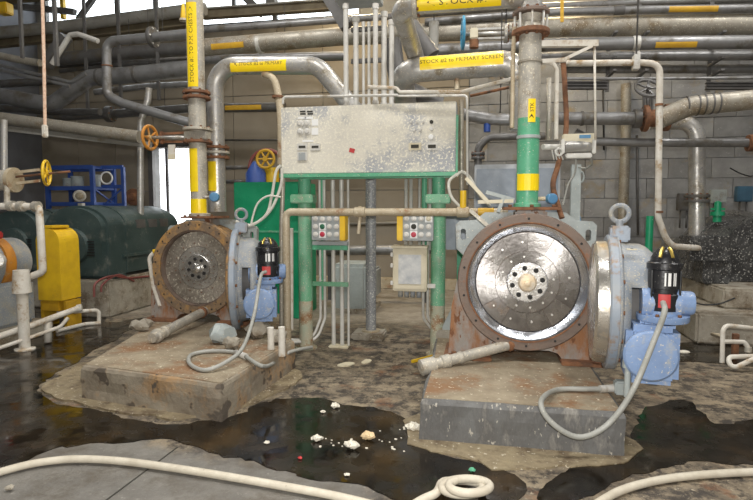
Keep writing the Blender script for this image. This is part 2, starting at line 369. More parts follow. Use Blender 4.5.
HEX = mesh_of('bolt', B().lathe((0, 0, 0), (0, 0, 1), [(0, 1.0), (1.1, 1.0), (1.25, 0.8)], 6), 'rust')
HEXB = mesh_of('bolt', B().lathe((0, 0, 0), (0, 0, 1), [(0, 1.0), (1.1, 1.0), (1.25, 0.8)], 6), 'bolt_bright')
def bolts(parent, c, axis, R, n, r, me=None, a0=0.0):
    x, y, z = frame(axis); c = Vector(c)
    for i in range(n):
        t = a0 + 2 * PI * i / n
        piece(me or HEX, parent, MT(c + (x * math.cos(t) + y * math.sin(t)) * R, axis, r), 'bolt')
def text_mesh(body, size):
    cu = bpy.data.curves.new('t', 'FONT'); cu.body = body; cu.size = size; cu.align_x = 'CENTER'; cu.align_y = 'CENTER'; cu.resolution_u = 2; cu.fill_mode = 'FRONT'
    o = bpy.data.objects.new('t', cu); COL.objects.link(o); dg = bpy.context.evaluated_depsgraph_get(); dg.update()
    me = bpy.data.meshes.new_from_object(o.evaluated_get(dg)); bpy.data.objects.remove(o); bpy.data.curves.remove(cu); return me
def lettering(body, size, parent, m, fn, sx=1.0, name='lettering'):
    me = text_mesh(body, size)
    inv = WM[parent].inverted()
    for v in me.vertices: v.co = inv @ fn(v.co.x * sx, v.co.y)
    me.materials.clear(); me.materials.append(MATS[m]); o = bpy.data.objects.new(name, me); COL.objects.link(o); o.parent = parent; WM[o] = WM[parent].copy(); return o
def band(a, b, r, face, half, m, parent, name='tape', text=None, tsize=0.05, lab=None, sx=1.0, off=0.0):
    a = Vector(a); b = Vector(b); d = (b - a).normalized(); n = Vector(face); n = (n - d * n.dot(d)).normalized(); t = n.cross(d)
    bl = B(); k = 10; g = []
    for s_, rr in ((a, r + 0.001), (b, r + 0.001), (b, r + 0.005), (a, r + 0.005)):
        g.append([bl.bm.verts.new(s_ + (n * math.cos(q) + t * math.sin(q)) * rr) for q in [off - half + 2 * half * i / k for i in range(k + 1)]])
    for i in range(4):
        p, q = g[i], g[(i + 1) % 4]
        for j in range(k): bl.face([p[j], p[j + 1], q[j + 1], q[j]])
    bl.face([g[i][0] for i in range(4)]); bl.face([g[i][-1] for i in range(4)])
    o = bl.obj(name, m, parent)
    if lab: o['label'] = lab
    if text:
        mid = (a + b) / 2; R = r + 0.0065
        lettering(text, tsize, o, 'ink', lambda u, v: mid + d * u + (n * math.cos(v / R + off) + t * math.sin(v / R + off)) * R, sx)
    return o
def flange(parent, c, axis, R, th, m='rust', n=8, name='flange', br=0.016, me=None):
    z = Vector(axis).normalized(); c = Vector(c)
    o = B().lathe(c - z * th / 2, z, [(0, R * 0.97), (th * 0.15, R), (th * 0.85, R), (th, R * 0.97)], 24).obj(name, m, parent)
    bolts(o, c + z * th / 2, z, R * 0.82, n, br, me); return o
def handwheel(parent, c, axis, R, r, m, spokes=5, hub=0.035, name='handwheel'):
    x, y, z = frame(axis); c = Vector(c)
    b = B().torus(c, axis, R, r, 28, 8); b.cyl(c - z * r * 1.6, c + z * r * 1.6, hub, 12)
    for i in range(spokes):
        t = 2 * PI * i / spokes; b.cyl(c, c + (x * math.cos(t) + y * math.sin(t)) * R, r * 0.7, 6)
    return b.obj(name, m, parent)
def pipe(name, pts, wpx, m, label, bend=None, n=14, cat='pipe', group=None, D=None, smooth=False):
    """one pipe run; wpx = width in the photo at its first point's depth"""
    r = wpx * (D or dep(pts[0])) / F / 2
    t = thing(name, label, cat, pts[0], 0, group)
    B().tube(pts, r, bend if bend is not None else r * 3, n, smooth=smooth).obj('pipe_run', m, t)
    return t, r

# ================================================================== the building
WY = 12.0; XL, XR, YB, ZR = -11.0, 8.0, -2.5, 8.6
def floor_material():
    m = bpy.data.materials.new('floor_concrete'); m.use_nodes = True; nt = m.node_tree; N = nt.nodes; L = nt.links; b = N['Principled BSDF']
    g = N.new('ShaderNodeNewGeometry'); pos = g.outputs['Position']
    def nz(s, d=8, r=0.65, sc=None):
        n = N.new('ShaderNodeTexNoise'); n.inputs['Scale'].default_value = s; n.inputs['Detail'].default_value = d; n.inputs['Roughness'].default_value = r; L.new(pos, n.inputs['Vector']); return n.outputs['Fac']
    def ramp(f, a, c, lo=0, hi=1):
        r = N.new('ShaderNodeMapRange'); r.inputs['From Min'].default_value = a; r.inputs['From Max'].default_value = c; r.inputs['To Min'].default_value = lo; r.inputs['To Max'].default_value = hi; L.new(f, r.inputs['Value']); return r.outputs[0]
    def mix(f, a, c):
        x = N.new('ShaderNodeMix'); x.data_type = 'RGBA'; L.new(f, x.inputs['Factor'])
        for k, v in (('A', a), ('B', c)):
            s = [q for q in x.inputs if q.name == k and q.type == 'RGBA'][0]
            if isinstance(v, tuple): s.default_value = (*v, 1)
            else: L.new(v, s)
        return [q for q in x.outputs if q.type == 'RGBA'][0]
    def math_(op, a, c=None, val=0.0):
        x = N.new('ShaderNodeMath'); x.operation = op; L.new(a, x.inputs[0])
        if c is not None: L.new(c, x.inputs[1])
        else: x.inputs[1].default_value = val
        return x.outputs[0]
    sp = N.new('ShaderNodeSeparateXYZ'); L.new(pos, sp.inputs[0])
    big = nz(0.9); mid = nz(3.5); fine = nz(22, 5)
    grey = mix(ramp(mid, 0.35, 0.65), (0.20, 0.188, 0.165), (0.13, 0.12, 0.105))
    grey = mix(ramp(fine, 0.60, 0.70), grey, (0.27, 0.255, 0.225))
    grey = mix(ramp(nz(2.1, 9, 0.75), 0.50, 0.64), grey, (0.105, 0.09, 0.07))
    tan = mix(ramp(mid, 0.38, 0.62), (0.29, 0.235, 0.16), (0.14, 0.11, 0.075))
    tan = mix(ramp(nz(6, 9, 0.78), 0.46, 0.56), tan, (0.045, 0.036, 0.028))
    tan = mix(ramp(fine, 0.62, 0.70), tan, (0.48, 0.42, 0.31))
    tan = mix(ramp(nz(1.7), 0.58, 0.70), tan, (0.20, 0.085, 0.035))
    wob = math_('MULTIPLY', math_('SUBTRACT', big, None, 0.5), None, 1.6)
    # the dry grey slab ends where the process floor begins: front left only
    edge = math_('ADD', math_('ADD', sp.outputs['Y'], wob), math_('MULTIPLY', math_('MAXIMUM', math_('ADD', sp.outputs['X'], None, 0.9), None, 0.0), None, 1.6))
    col = mix(ramp(edge, 3.5, 3.75), grey, tan)
    # far floor behind the machines is plain worn concrete
    col = mix(ramp(math_('ADD', sp.outputs['Y'], wob), 7.6, 8.6), col, mix(ramp(mid, 0.35, 0.65), (0.36, 0.32, 0.26), (0.22, 0.19, 0.15)))
    L.new(col, b.inputs['Base Color']); L.new(ramp(mid, 0.3, 0.7, 0.45, 0.8), b.inputs['Roughness'])
    bn = N.new('ShaderNodeBump'); bn.inputs['Strength'].default_value = 0.5; bn.inputs['Distance'].default_value = 0.02; L.new(nz(30, 6), bn.inputs['Height']); L.new(bn.outputs[0], b.inputs['Normal'])
    MATS['floor_concrete'] = m
floor_material()
struct(B().box(((XL + XR) / 2, (WY + YB) / 2 + 0.1, -0.1), (XR - XL + 0.6, WY - YB + 0.6, 0.2)).obj('floor', 'floor_concrete'))
struct(B().box(((XL + XR) / 2, (WY + YB) / 2, ZR + 0.1), (XR - XL + 0.6, WY - YB + 0.6, 0.2)).obj('ceiling', 'roof'))
struct(B().box((XL - 0.1, (WY + YB) / 2, ZR / 2), (0.2, WY - YB + 0.3, ZR)).obj('wall_left', 'wall_dim'))
struct(B().box((XR + 0.1, (WY + YB) / 2, ZR / 2), (0.2, WY - YB, ZR)).obj('wall_right', 'mortar'))
struct(B().box(((XL + XR) / 2, YB - 0.1, ZR / 2), (XR - XL, 0.2, ZR)).obj('wall_rear', 'wall_plain'))
# back wall: sheeted on the left with a doorway and clerestory windows, block on the right
DX0, DX1, DZ = -7.85, -6.85, 3.25; WX0, WX1, WZ0, WZ1 = -10.8, -2.7, 6.05, 8.1; SPLIT = -0.3
bw = B()
def wbox(x0, x1, z0, z1): bw.box(((x0 + x1) / 2, WY + 0.15, (z0 + z1) / 2), (x1 - x0, 0.2, z1 - z0))
wbox(XL - 0.2, DX0, 0, WZ0); wbox(DX1, XR, 0, WZ0); wbox(DX0, DX1, DZ, WZ0)
wbox(XL - 0.2, WX0, WZ0, ZR); wbox(WX1, XR, WZ0, ZR); wbox(WX0, WX1, WZ1, ZR)
wall = struct(bw.obj('wall_back', 'mortar'))
sheets = {}
def sheet(x0, x1, z0, z1):
    k = (round(x1 - x0, 3), round(z1 - z0, 3))
    if k not in sheets:
        b = B(); b.box((0, 0, 0), (k[0] - 0.012, 0.03, k[1] - 0.012), bev=0.006); sheets[k] = mesh_of('wall_panel', b, 'wall_sheet')
    piece(sheets[k], wall, MT(((x0 + x1) / 2, WY + 0.035, (z0 + z1) / 2)), 'wall_panel')
xs = [XL, -9.95, -8.9, DX0]; xs2 = [DX1 + i * (SPLIT - DX1) / 6 for i in range(7)]
for lst in (xs, xs2):
    for a, b in zip(lst, lst[1:]):
        for z0, z1 in ((0, 2.2), (2.2, 4.4), (4.4, 6.04)): sheet(a, b, z0, z1)
sheet(DX0, DX1, DZ, 4.4); sheet(DX0, DX1, 4.4, 6.04)
bb = B(); bb.box((0, 0, 0), (0.793, 0.06, 0.393), bev=0.006); blk = mesh_of('concrete_block', bb, 'block')
bb = B(); bb.box((0, 0, 0), (0.393, 0.06, 0.393), bev=0.006); blkh = mesh_of('concrete_block', bb, 'block')
for row in range(13):
    x = SPLIT
    if row % 2: piece(blkh, wall, MT((x + 0.2, WY + 0.03, 0.2 + row * 0.4)), 'concrete_block'); x += 0.4
    while x + 0.8 <= XR + 0.35:
        piece(blk, wall, MT((x + 0.4, WY + 0.03 + random.uniform(-0.004, 0.004), 0.2 + row * 0.4)), 'concrete_block'); x += 0.8
# roller-door opening and frame
dt = B(); dt.box((DX0 - 0.06, WY, DZ / 2), (0.12, 0.12, DZ)); dt.box((DX1 + 0.06, WY, DZ / 2), (0.12, 0.12, DZ)); dt.box(((DX0 + DX1) / 2, WY, DZ + 0.06), (DX1 - DX0 + 0.24, 0.12, 0.12))
door = struct(dt.obj('door_1', 'beam'))
B().box((DX0 + 0.32, WY + 0.05, DZ / 2), (0.06, 0.06, DZ - 0.02)).obj('door_mullion', 'beam', door)
# yard ground outside
struct(B().box((-7, WY + 6.3, -0.12), (26, 12, 0.2)).obj('ground_outside', 'concrete'))
# clerestory windows
nw = 4; wstep = (WX1 - WX0) / nw
pane = mesh_of('pane', B().box((0, 0, 0), (wstep - 0.1, 0.008, WZ1 - WZ0 - 0.1)), 'pane_glass')
for i in range(nw):
    x0 = WX0 + i * wstep; x1 = x0 + wstep; f = B(); zc = (WZ0 + WZ1) / 2; h = WZ1 - WZ0
    for x in (x0 + 0.025, x1 - 0.025): f.box((x, WY + 0.12, zc), (0.05, 0.09, h))
    for z in (WZ0 + 0.025, WZ1 - 0.025): f.box(((x0 + x1) / 2, WY + 0.12, z), (wstep - 0.1, 0.09, 0.05))
    wn = struct(f.obj('window_%d' % (i + 1), 'beam')); piece(pane, wn, MT(((x0 + x1) / 2, WY + 0.12, zc)))
struct(B().box(((SPLIT + XL) / 2, WY - 0.1, 0.12), (SPLIT - XL, 0.2, 0.24), bev=0.02).obj('trim_1', 'tan_pipe'))

# floor joint in the dry slab
a, b = PZ(178, 447), PZ(100, 505)
struct(B().bar(a + V(0, 0, 0.0015), b + V(0, 0, 0.0015), 0.012, 0.003).obj('trim_2', 'ink'))

# ---------------------------------------------------------------- wet ground
def blob(pts, z0, z1, name, m, jit=0.03, step=0.07, edge=0.0, seed=0):
    """low irregular pool or spill with a wobbling outline given as floor points"""
    P0 = [Vector((p.x, p.y)) for p in pts]; out = []
    for i in range(len(P0)):
        a, b, c, d = P0[i - 1], P0[i], P0[(i + 1) % len(P0)], P0[(i + 2) % len(P0)]
        k = max(2, int((c - b).length / step))
        for j in range(k):
            t = j / k; q = 0.5 * ((2 * b) + (c - a) * t + (2 * a - 5 * b + 4 * c - d) * t * t + (3 * b - a - 3 * c + d) * t ** 3)
            n = noise.noise_vector(Vector((q.x * 3.1 + seed, q.y * 3.1, 0))) * jit * 1.5 + noise.noise_vector(Vector((q.x * 11, q.y * 11 + seed, 4))) * jit
            out.append((q.x + n.x, q.y + n.y))
    b_ = B(); b_.plate([out], (0, 0, z0), (1, 0, 0), (0, 1, 0), z1 - z0)
    return b_.obj(name, m)
def water_material():
    m = bpy.data.materials.new('dirty_water'); m.use_nodes = True; nt = m.node_tree; N = nt.nodes; L = nt.links; b = N['Principled BSDF']
    g = N.new('ShaderNodeNewGeometry'); n = N.new('ShaderNodeTexNoise'); n.inputs['Scale'].default_value = 2.2; n.inputs['Detail'].default_value = 7; L.new(g.outputs['Position'], n.inputs['Vector'])
    r = N.new('ShaderNodeValToRGB'); e = r.color_ramp.elements; e[0].position = 0.36; e[0].color = (0.005, 0.004, 0.003, 1); e[1].position = 0.70; e[1].color = (0.045, 0.027, 0.011, 1)
    q = e.new(0.54); q.color = (0.016, 0.011, 0.006, 1); L.new(n.outputs['Fac'], r.inputs[0]); L.new(r.outputs[0], b.inputs['Base Color'])
    n2 = N.new('ShaderNodeTexNoise'); n2.inputs['Scale'].default_value = 5; n2.inputs['Detail'].default_value = 4; L.new(g.outputs['Position'], n2.inputs['Vector'])
    mr = N.new('ShaderNodeMapRange'); mr.inputs['From Min'].default_value = 0.4; mr.inputs['From Max'].default_value = 0.7; mr.inputs['To Min'].default_value = 0.05; mr.inputs['To Max'].default_value = 0.45; L.new(n2.outputs['Fac'], mr.inputs['Value']); L.new(mr.outputs[0], b.inputs['Roughness'])
    bn = N.new('ShaderNodeBump'); bn.inputs['Strength'].default_value = 0.06; bn.inputs['Distance'].default_value = 0.02; L.new(n2.outputs['Fac'], bn.inputs['Height']); L.new(bn.outputs[0], b.inputs['Normal'])
    MATS['dirty_water'] = m
water_material()
o = blob([PZ(x, y) for x, y in [(-40, 452), (60, 447), (150, 441), (185, 447), (250, 463), (330, 480), (385, 493), (415, 505), (470, 512), (530, 498), (505, 472), (470, 460), (428, 452), (415, 438), (404, 417), (350, 404), (295, 398), (262, 404), (235, 414), (180, 424), (110, 414), (50, 400), (38, 388), (60, 372), (95, 350), (128, 333), (150, 318), (108, 322), (106, 308), (60, 304), (0, 312), (-40, 318)]], 0.0, 0.006, 'puddle', 'dirty_water', 0.05, seed=2)
tag(o, 'dark brown puddle of dirty water around the left plinth and across the middle floor', 'puddle')
o = blob([PZ(x, y) for x, y in [(570, 472), (600, 458), (628, 450), (634, 424), (655, 405), (690, 402), (712, 424), (753, 420), (800, 424), (800, 458), (735, 466), (690, 462), (655, 470), (610, 486), (560, 505), (530, 500)]], 0.0, 0.006, 'puddle', 'dirty_water', 0.05, seed=9)
tag(o, 'black wet patch on the floor to the right of the right plinth', 'puddle')

# ---------------------------------------------------------------- plinths
def plinth(corners, h, name, label, mtop, mside, chip=0.012, seed=0):
    t = thing(name, label, 'plinth', (sum(c[0] for c in corners) / len(corners), sum(c[1] for c in corners) / len(corners), 0))
    b = B(); n = 22; loop = []
    for i in range(len(corners)):
        p = Vector(corners[i]); q = Vector(corners[(i + 1) % len(corners)])
        for j in range(n): loop.append(p.lerp(q, j / n))
    rows = []
    for z, ins in ((0, 0), (h * 0.3, 0.004), (h * 0.62, 0.004), (h - 0.04, 0.006), (h - 0.012, 0.02), (h, 0.05)):
        cur = []
        c = Vector((sum(c[0] for c in corners) / len(corners), sum(c[1] for c in corners) / len(corners)))
        for p in loop:
            d = (c - p).normalized(); k = noise.noise(Vector((p.x * 4 + seed, p.y * 4, z * 5))) * chip
            cur.append(b.bm.verts.new((p.x + d.x * (ins + k), p.y + d.y * (ins + k), z if z < h else h - abs(noise.noise(Vector((p.x * 3, p.y * 3, seed)))) * 0.014)))
        rows.append(cur)
    for r0, r1 in zip(rows, rows[1:]):
        for i in range(len(loop)): b.face([r0[i], r0[(i + 1) % len(loop)], r1[(i + 1) % len(loop)], r1[i]])
    b.face(rows[0][::-1]); b.obj('body', mside, t)
    tb = B(); top = [tb.bm.verts.new((v.co.x, v.co.y, v.co.z)) for v in []]
    ins = [(p + (c - p).normalized() * 0.045) for p in loop]
    tb.plate([[(p.x, p.y) for p in ins]], (0, 0, h - 0.03), (1, 0, 0), (0, 1, 0), 0.031); tb.obj('top_slab', mtop, t)
    return t
PH = 0.33
plinth([(-3.67, 4.35), (-2.12, 4.09), (-2.02, 5.65), (-2.5, 6.05), (-2.62, 7.1), (-4.4, 7.1)], PH, 'machine_plinth', 'rust-stained tan concrete plinth under the left refiner', 'plinth_top', 'plinth_left', 0.03, 3)
plinth([(-0.45, 4.06), (1.04, 4.05), (1.06, 6.1), (-0.5, 6.1)], PH, 'machine_plinth', 'dark grey fronted concrete plinth under the right refiner', 'plinth_top', 'plinth_dark', 0.02, 11)
o = blob([PZ(x, y) for x, y in [(43, 391), (62, 402), (110, 411), (160, 418), (185, 419), (212, 410), (180, 385), (120, 365), (80, 366), (60, 378)]], 0, 0.02, 'concrete_spill', 'spill', 0.05, seed=5)
tag(o, 'low tan skirt of hardened spill along the left plinth foot', 'spill')
o = blob([PZ(x, y) for x, y in [(408, 432), (416, 445), (450, 458), (500, 467), (560, 468), (622, 460), (632, 440), (560, 425), (425, 415)]], 0, 0.014, 'concrete_spill', 'spill', 0.07, seed=8)
tag(o, 'thin tan crust of spill in front of the right plinth', 'spill')
o = blob([PZ(x, y) for x, y in [(225, 412), (258, 404), (292, 385), (300, 372), (282, 364), (262, 375), (240, 395)]], 0, 0.02, 'concrete_spill', 'spill', 0.04, seed=14)
tag(o, 'tan spill crust at the right foot of the left plinth', 'spill')
# ---------------------------------------------------------------- unseen high bays above the frame; the neutral ones are added fill
def high_bay(x, y, z, e, warm, k):
    t = thing('unseen_high_bay', 'unseen round high bay lamp hanging from the roof, %s' % k, 'lamp', (x, y, z))
    B().lathe((x, y, z), (0, 0, 1), [(0.0, 0.34), (0.03, 0.35), (0.22, 0.2), (0.4, 0.12), (0.5, 0.1)], 24, cap0=False).obj('shade', 'steel_grey', t, solid=0.01)
    B().cyl((x, y, z + 0.5), (x, y, ZR), 0.02, 8).obj('stem', 'beam', t)
    B().lathe((x, y, z + 0.08), (0, 0, 1), [(0, 0.2), (0.04, 0.22), (0.05, 0.15)], 20).obj('lens', 'lens', t)
    l = light('lamp_light', 'AREA', (x, y, z + 0.02), e, (1.0, 0.80, 0.50) if warm else (1.0, 0.98, 0.95), 0.62)
    return t
for i, (x, y, z, e) in enumerate(FILL_LAMPS): high_bay(x, y, z, e, False, ['far left over the aisle', 'left over the aisle', 'right over the aisle', 'far right over the aisle', 'left over the machines', 'middle over the machines', 'right over the machines'][i])
for i, (x, y, z, e) in enumerate(WARM): high_bay(x, y, z, e, True, ['warm one behind the pipe rack, left', 'warm one behind the pipe rack, right'][i])

# ================================================================== refiners
def sector(b, r0, r1, a0, a1, y0, y1, k=5):
    g = []
    for y, r in ((y0, r0), (y0, r1), (y1, r1), (y1, r0)):
        g.append([b.bm.verts.new((math.cos(a0 + (a1 - a0) * i / k) * r, y, math.sin(a0 + (a1 - a0) * i / k) * r)) for i in range(k + 1)])
    for i in range(4):
        p, q = g[i], g[(i + 1) % 4]
        for j in range(k): b.face([p[j], p[j + 1], q[j + 1], q[j]])
    b.face([g[i][0] for i in range(4)]); b.face([g[i][-1] for i in range(4)])
def refiner(label, c, s, door_c, door_ax, style, dz=0.0, dr=1.0, gx=0.47, gy=-0.06, asz=1.0):
    c = Vector(c); M = Matrix.Translation(c) @ Matrix.Scale(s, 4)
    t = thing('disc_refiner', label, 'refiner', (c.x, c.y, PH)); zb = -(c.z - PH) / s
    right = style == 'right'
    ri = 0.565 if right else 0.53
    # ring flange and housing
    ring = B(M).lathe((0, 0, 0), (0, 1, 0), [(0.12, ri), (0, ri), (0, 0.645), (0.012, 0.655), (0.10, 0.655), (0.115, 0.61), (0.5, 0.60), (0.5, ri)], 72, False, False).obj('housing_flange', 'dark_ring' if right else 'rust_ring', t)
    hole = mesh_of('bolt_hole', B().lathe((0, 0, 0), (0, 0, 1), [(0, 1), (0.5, 1), (0.55, 0.5)], 8), 'dark_hole')
    n = 14 if right else 24; rb = 0.605
    for i in range(n):
        a = 2 * PI * (i + 0.5) / n
        piece(hole, ring, M @ MT((math.cos(a) * rb, 0.002, math.sin(a) * rb), (0, -1, 0), 0.012), 'bolt_hole')
    if right:
        B(M).torus((0, 0.0, 0), (0, 1, 0), 0.566, 0.008, 72, 6).obj('gasket', 'rust', ring)
        B(M).lathe((0, 0, 0), (0, 1, 0), [(0.12, 0.56), (0.004, 0.56), (0.0, 0.555), (0.012, 0.535), (0.02, 0.53), (0.045, 0.488), (0.06, 0.48), (0.12, 0.48)], 72, False, False).obj('polished_ring', 'ring_polished', t)
    else:
        B(M).lathe((0, 0, 0), (0, 1, 0), [(0.16, 0.528), (0.02, 0.528), (0.02, 0.51), (0.08, 0.505), (0.16, 0.505)], 64, False, False).obj('inner_ring', 'dark_ring', t)
    # rotor disc made of plate segments
    R = 0.478 if right else 0.503; y0 = 0.055 if right else 0.085; pm = 'plate_steel' if right else 'plate_speckled'
    disc = B(M).lathe((0, y0 + 0.02, 0), (0, 1, 0), [(0, R), (0.05, R)], 64).obj('rotor_disc', 'dark_ring', t)
    for r0, r1, k in ((0.30, R, 12), (0.192, 0.298, 12)):
        for i in range(k):
            b = B(M); g = 0.0018 / r1; a0 = 2 * PI * i / k + (0.13 if r0 < 0.25 else 0)
            sector(b, r0, r1 - 0.003, a0 + g, a0 + 2 * PI / k - g, y0 + (i % 2) * 0.0015, y0 + 0.021); b.obj('plate_segment', pm if right or r0 > 0.25 else 'inner_plate', disc)
    if right:
        bolts_m = [(0.385, 12, 0.011), (0.245, 12, 0.011)]
    else: bolts_m = [(0.345, 12, 0.008), (0.235, 16, 0.007)]
    for rr, k, br in bolts_m:
        for i in range(k):
            a = 2 * PI * (i + 0.25) / k
            piece(HEXB if right else HEX, disc, M @ MT((math.cos(a) * rr, y0 + 0.001, math.sin(a) * rr), (0, -1, 0), br), 'bolt')
    hub = B(M).lathe((0, y0 + 0.01, 0), (0, -1, 0), [(0, 0.19), (0.03, 0.19), (0.04, 0.18), (0.04, 0.1)], 48).obj('hub', 'hub_steel', t)
    for i in range(8):
        a = 2 * PI * i / 8 + 0.2; rr = 0.14 if right else 0.125
        piece(hole, hub, M @ MT((math.cos(a) * rr, y0 - 0.030, math.sin(a) * rr), (0, -1, 0), 0.024), 'bolt_hole')
    B(M).lathe((0, y0 - 0.028, 0), (0, -1, 0), [(0, 0.088), (0.035, 0.085), (0.05, 0.07), (0.055, 0.03), (0.07, 0.028), (0.075, 0.0)] if right else [(0, 0.075), (0.05, 0.07), (0.07, 0.045), (0.075, 0)], 32).obj('hub_cap', 'hub_tan' if right else 'hub_steel', t)
    # legs, foot and casing
    L = B(M)
    out = [(-0.66, 0.0), (-0.71, -0.25), (-0.74, zb), (-0.36, zb), (-0.30, zb + 0.085), (-0.22, zb + 0.11), (0.22, zb + 0.11), (0.30, zb + 0.085), (0.36, zb), (0.74, zb), (0.71, -0.25), (0.66, 0.0)]
    arc = [(math.cos(a) * 0.59, math.sin(a) * 0.59) for a in [-i * PI / 16 for i in range(0, 17)]]
    L.plate([out + arc], (0, 0.40, 0), (1, 0, 0), (0, 0, 1), 0.34); L.obj('pedestal', 'leg_rust', t)
    for sx in (-1, 1):
        B(M).box((sx * 0.55, 0.23, zb + 0.02), (0.46, 0.56, 0.04), bev=0.008).obj('foot', 'rust', t)
        piece(HEX, t, M @ MT((sx * 0.68, 0.02, zb + 0.04), (0, 0, 1), 0.025), 'bolt')
    B(M).lathe((0, 0.5, 0), (0, 1, 0), [(0, 0.60), (0.1, 0.58), (0.3, 0.42), (0.7, 0.36)], 48).obj('rear_casing', 'casing_grey', t)
    def slot(cx, cz, w, h): return [(cx + w * math.cos(a) * 0.5, cz + (h - w) * 0.5 * (1 if math.sin(a) > 0 else -1) + w * 0.5 * math.sin(a)) for a in [2 * PI * (i + 0.5) / 14 for i in range(14)]]
    B(M).plate([[(-0.69, 0.28), (-0.70, 0.53), (-0.66, 0.57), (-0.5, 0.58), (-0.4, 0.66), (0.4, 0.66), (0.5, 0.58), (0.66, 0.57), (0.70, 0.53), (0.69, 0.28), (0.5, 0.1), (-0.5, 0.1)], slot(-0.62, 0.43, 0.055, 0.12), slot(0.62, 0.43, 0.055, 0.12)], (0, 0.56, 0), (1, 0, 0), (0, 0, 1), 0.07).obj('lug_plate', 'casing_grey', t)
    B(M).box((0.03, 0.26, 0.63), (0.30, 0.3, 0.12), bev=0.02).obj('inlet_neck', 'leg_rust', t)
    f = B(M).box((0.03, 0.26, 0.70), (0.52, 0.44, 0.03), bev=0.005).obj('inlet_flange', 'rust', t)
    for x in (-0.2, 0, 0.2): piece(HEX, f, M @ MT((0.03 + x, 0.07, 0.715), (0, 0, 1), 0.018), 'bolt')
    # ------------- open door, carrying gearbox and actuator
    ax = Vector((*door_ax, 0)).normalized(); yd = Vector((0, 0, 1)).cross(ax)
    Md = Matrix.Translation(Vector(door_c)) @ Matrix((ax, yd, Vector((0, 0, 1)))).transposed().to_4x4() @ Matrix.Scale(s, 4)
    door = B(Md).lathe((0, 0, 0), (1, 0, 0), [(q, r * dr) for q, r in [(0.0, 0.5), (0, 0.635), (0.012, 0.65), (0.065, 0.65), (0.08, 0.63)]], 64).obj('door_flange', 'blue_flange', t)
    bolts(door, Md @ Vector((0.08, 0, 0)), ax, 0.605 * s * dr, 14, 0.018 * s)
    if right: B(Md).lathe((0, 0, 0), (-1, 0, 0), [(0.0, 0.51), (0.08, 0.505), (0.10, 0.48), (0.105, 0.3), (0.105, 0.0)], 64, False, False).obj('door_plug', 'stainless', door)
    else: B(Md).lathe((0, 0, 0), (-1, 0, 0), [(0.0, 0.45), (0.05, 0.445), (0.06, 0.42), (0.06, 0.0)], 64, False, False).obj('door_plug', 'rust_ring', door)
    B(Md).lathe((0, 0, 0), (1, 0, 0), [(q, r * (dr * 1.08 if dr < 1 else 1)) for q, r in [(0.08, 0.60), (0.10, 0.545), (0.15, 0.53), (0.25, 0.525), (0.30, 0.50), (0.40, 0.40), (0.45, 0.26)]], 48, False, True, skip=lambda k, i: k == 3 and 21 <= i <= 26).obj('door_body', 'blue_grey', t, solid=0.03)
    B(Md).lathe((0, 0, 0), (1, 0, 0), [(0.09, 0.36), (0.40, 0.33)], 32).obj('inner_core', 'beam', t)
    ez = 0.65 * dr; B(Md).box((0.10, 0, ez + 0.01), (0.15, 0.16, 0.13), bev=0.015).obj('lifting_boss', 'blue_flange', t)
    eye = B(Md).torus((0.10, 0, ez + 0.175), (0, 1, 0), 0.068, 0.02, 26, 8); eye.cyl((0.10, 0, ez + 0.06), (0.10, 0, ez + 0.12), 0.03, 12); eye.obj('lifting_eye', 'blue_grey', t)
    z0 = -0.04 + dz
    B(Md).lathe((0, gy + 0.04, z0), (1, 0, 0), [(0.22, 0.13), (gx + 0.19, 0.13), (gx + 0.19, 0.09), (gx + 0.27, 0.09), (gx + 0.29, 0.08)], 24).obj('drive_shaft_cover', 'blue_paint', t)
    gb = B(Md); gb.box((gx, gy, z0 - 0.37), (0.36, 0.34, 0.44), bev=0.05); gb.box((gx + 0.04, gy + 0.04, z0 - 0.14), (0.24, 0.26, 0.14), bev=0.03); gb.box((gx - 0.02, gy + 0.24, z0 - 0.25), (0.2, 0.3, 0.3), bev=0.03)
    gearbox = gb.obj('gearbox', 'blue_paint', t)
    B(Md).lathe((gx - 0.02, gy - 0.17, z0 - 0.36), (0, -1, 0), [(0, 0.185), (0.035, 0.185), (0.05, 0.17), (0.055, 0.12), (0.06, 0.0)], 36).obj('gearbox_cover', 'blue_paint', gearbox)
    B(Md).lathe((gx + 0.08, gy, z0 - 0.13), (0, 0, 1), [(0, 0.175), (0.01, 0.18), (0.045, 0.18), (0.05, 0.11), (0.10, 0.10)], 32).obj('actuator_flange', 'blue_paint', gearbox)
    bolts(gearbox, Md @ Vector((gx + 0.08, gy, z0 - 0.083)), (0, 0, 1), 0.15 * s, 6, 0.014 * s)
    za = z0 - 0.05; ac = Vector((gx + 0.08, gy, 0))
    act = B(Md).lathe(ac + V(0, 0, za), (0, 0, 1), [(q, r_ * asz) for q, r_ in [(0, 0.125), (0.02, 0.13), (0.12, 0.13), (0.13, 0.115), (0.16, 0.115), (0.165, 0.128), (0.30, 0.128), (0.31, 0.14), (0.35, 0.14), (0.36, 0.12)]], 32).obj('actuator', 'black_gloss', t)
    cap = B(Md).lathe(ac + V(0, 0, za + 0.36), (0, 0, 1), [(q, r_ * asz) for q, r_ in [(0, 0.115), (0.03, 0.11), (0.07, 0.085), (0.10, 0.05), (0.115, 0.0)]], 24).obj('actuator_cap', 'black_gloss', act)
    for q in (-0.5, 0.4): 
        a = -PI / 2 + q; B(Md).tube([ac + V(math.cos(a) * r * asz, math.sin(a) * r * asz, za + 0.36 + h) for r, h in ((0.112, 0.035), (0.088, 0.075), (0.055, 0.105))], 0.012, 0, 6).obj('cap_rib', 'gold', cap)
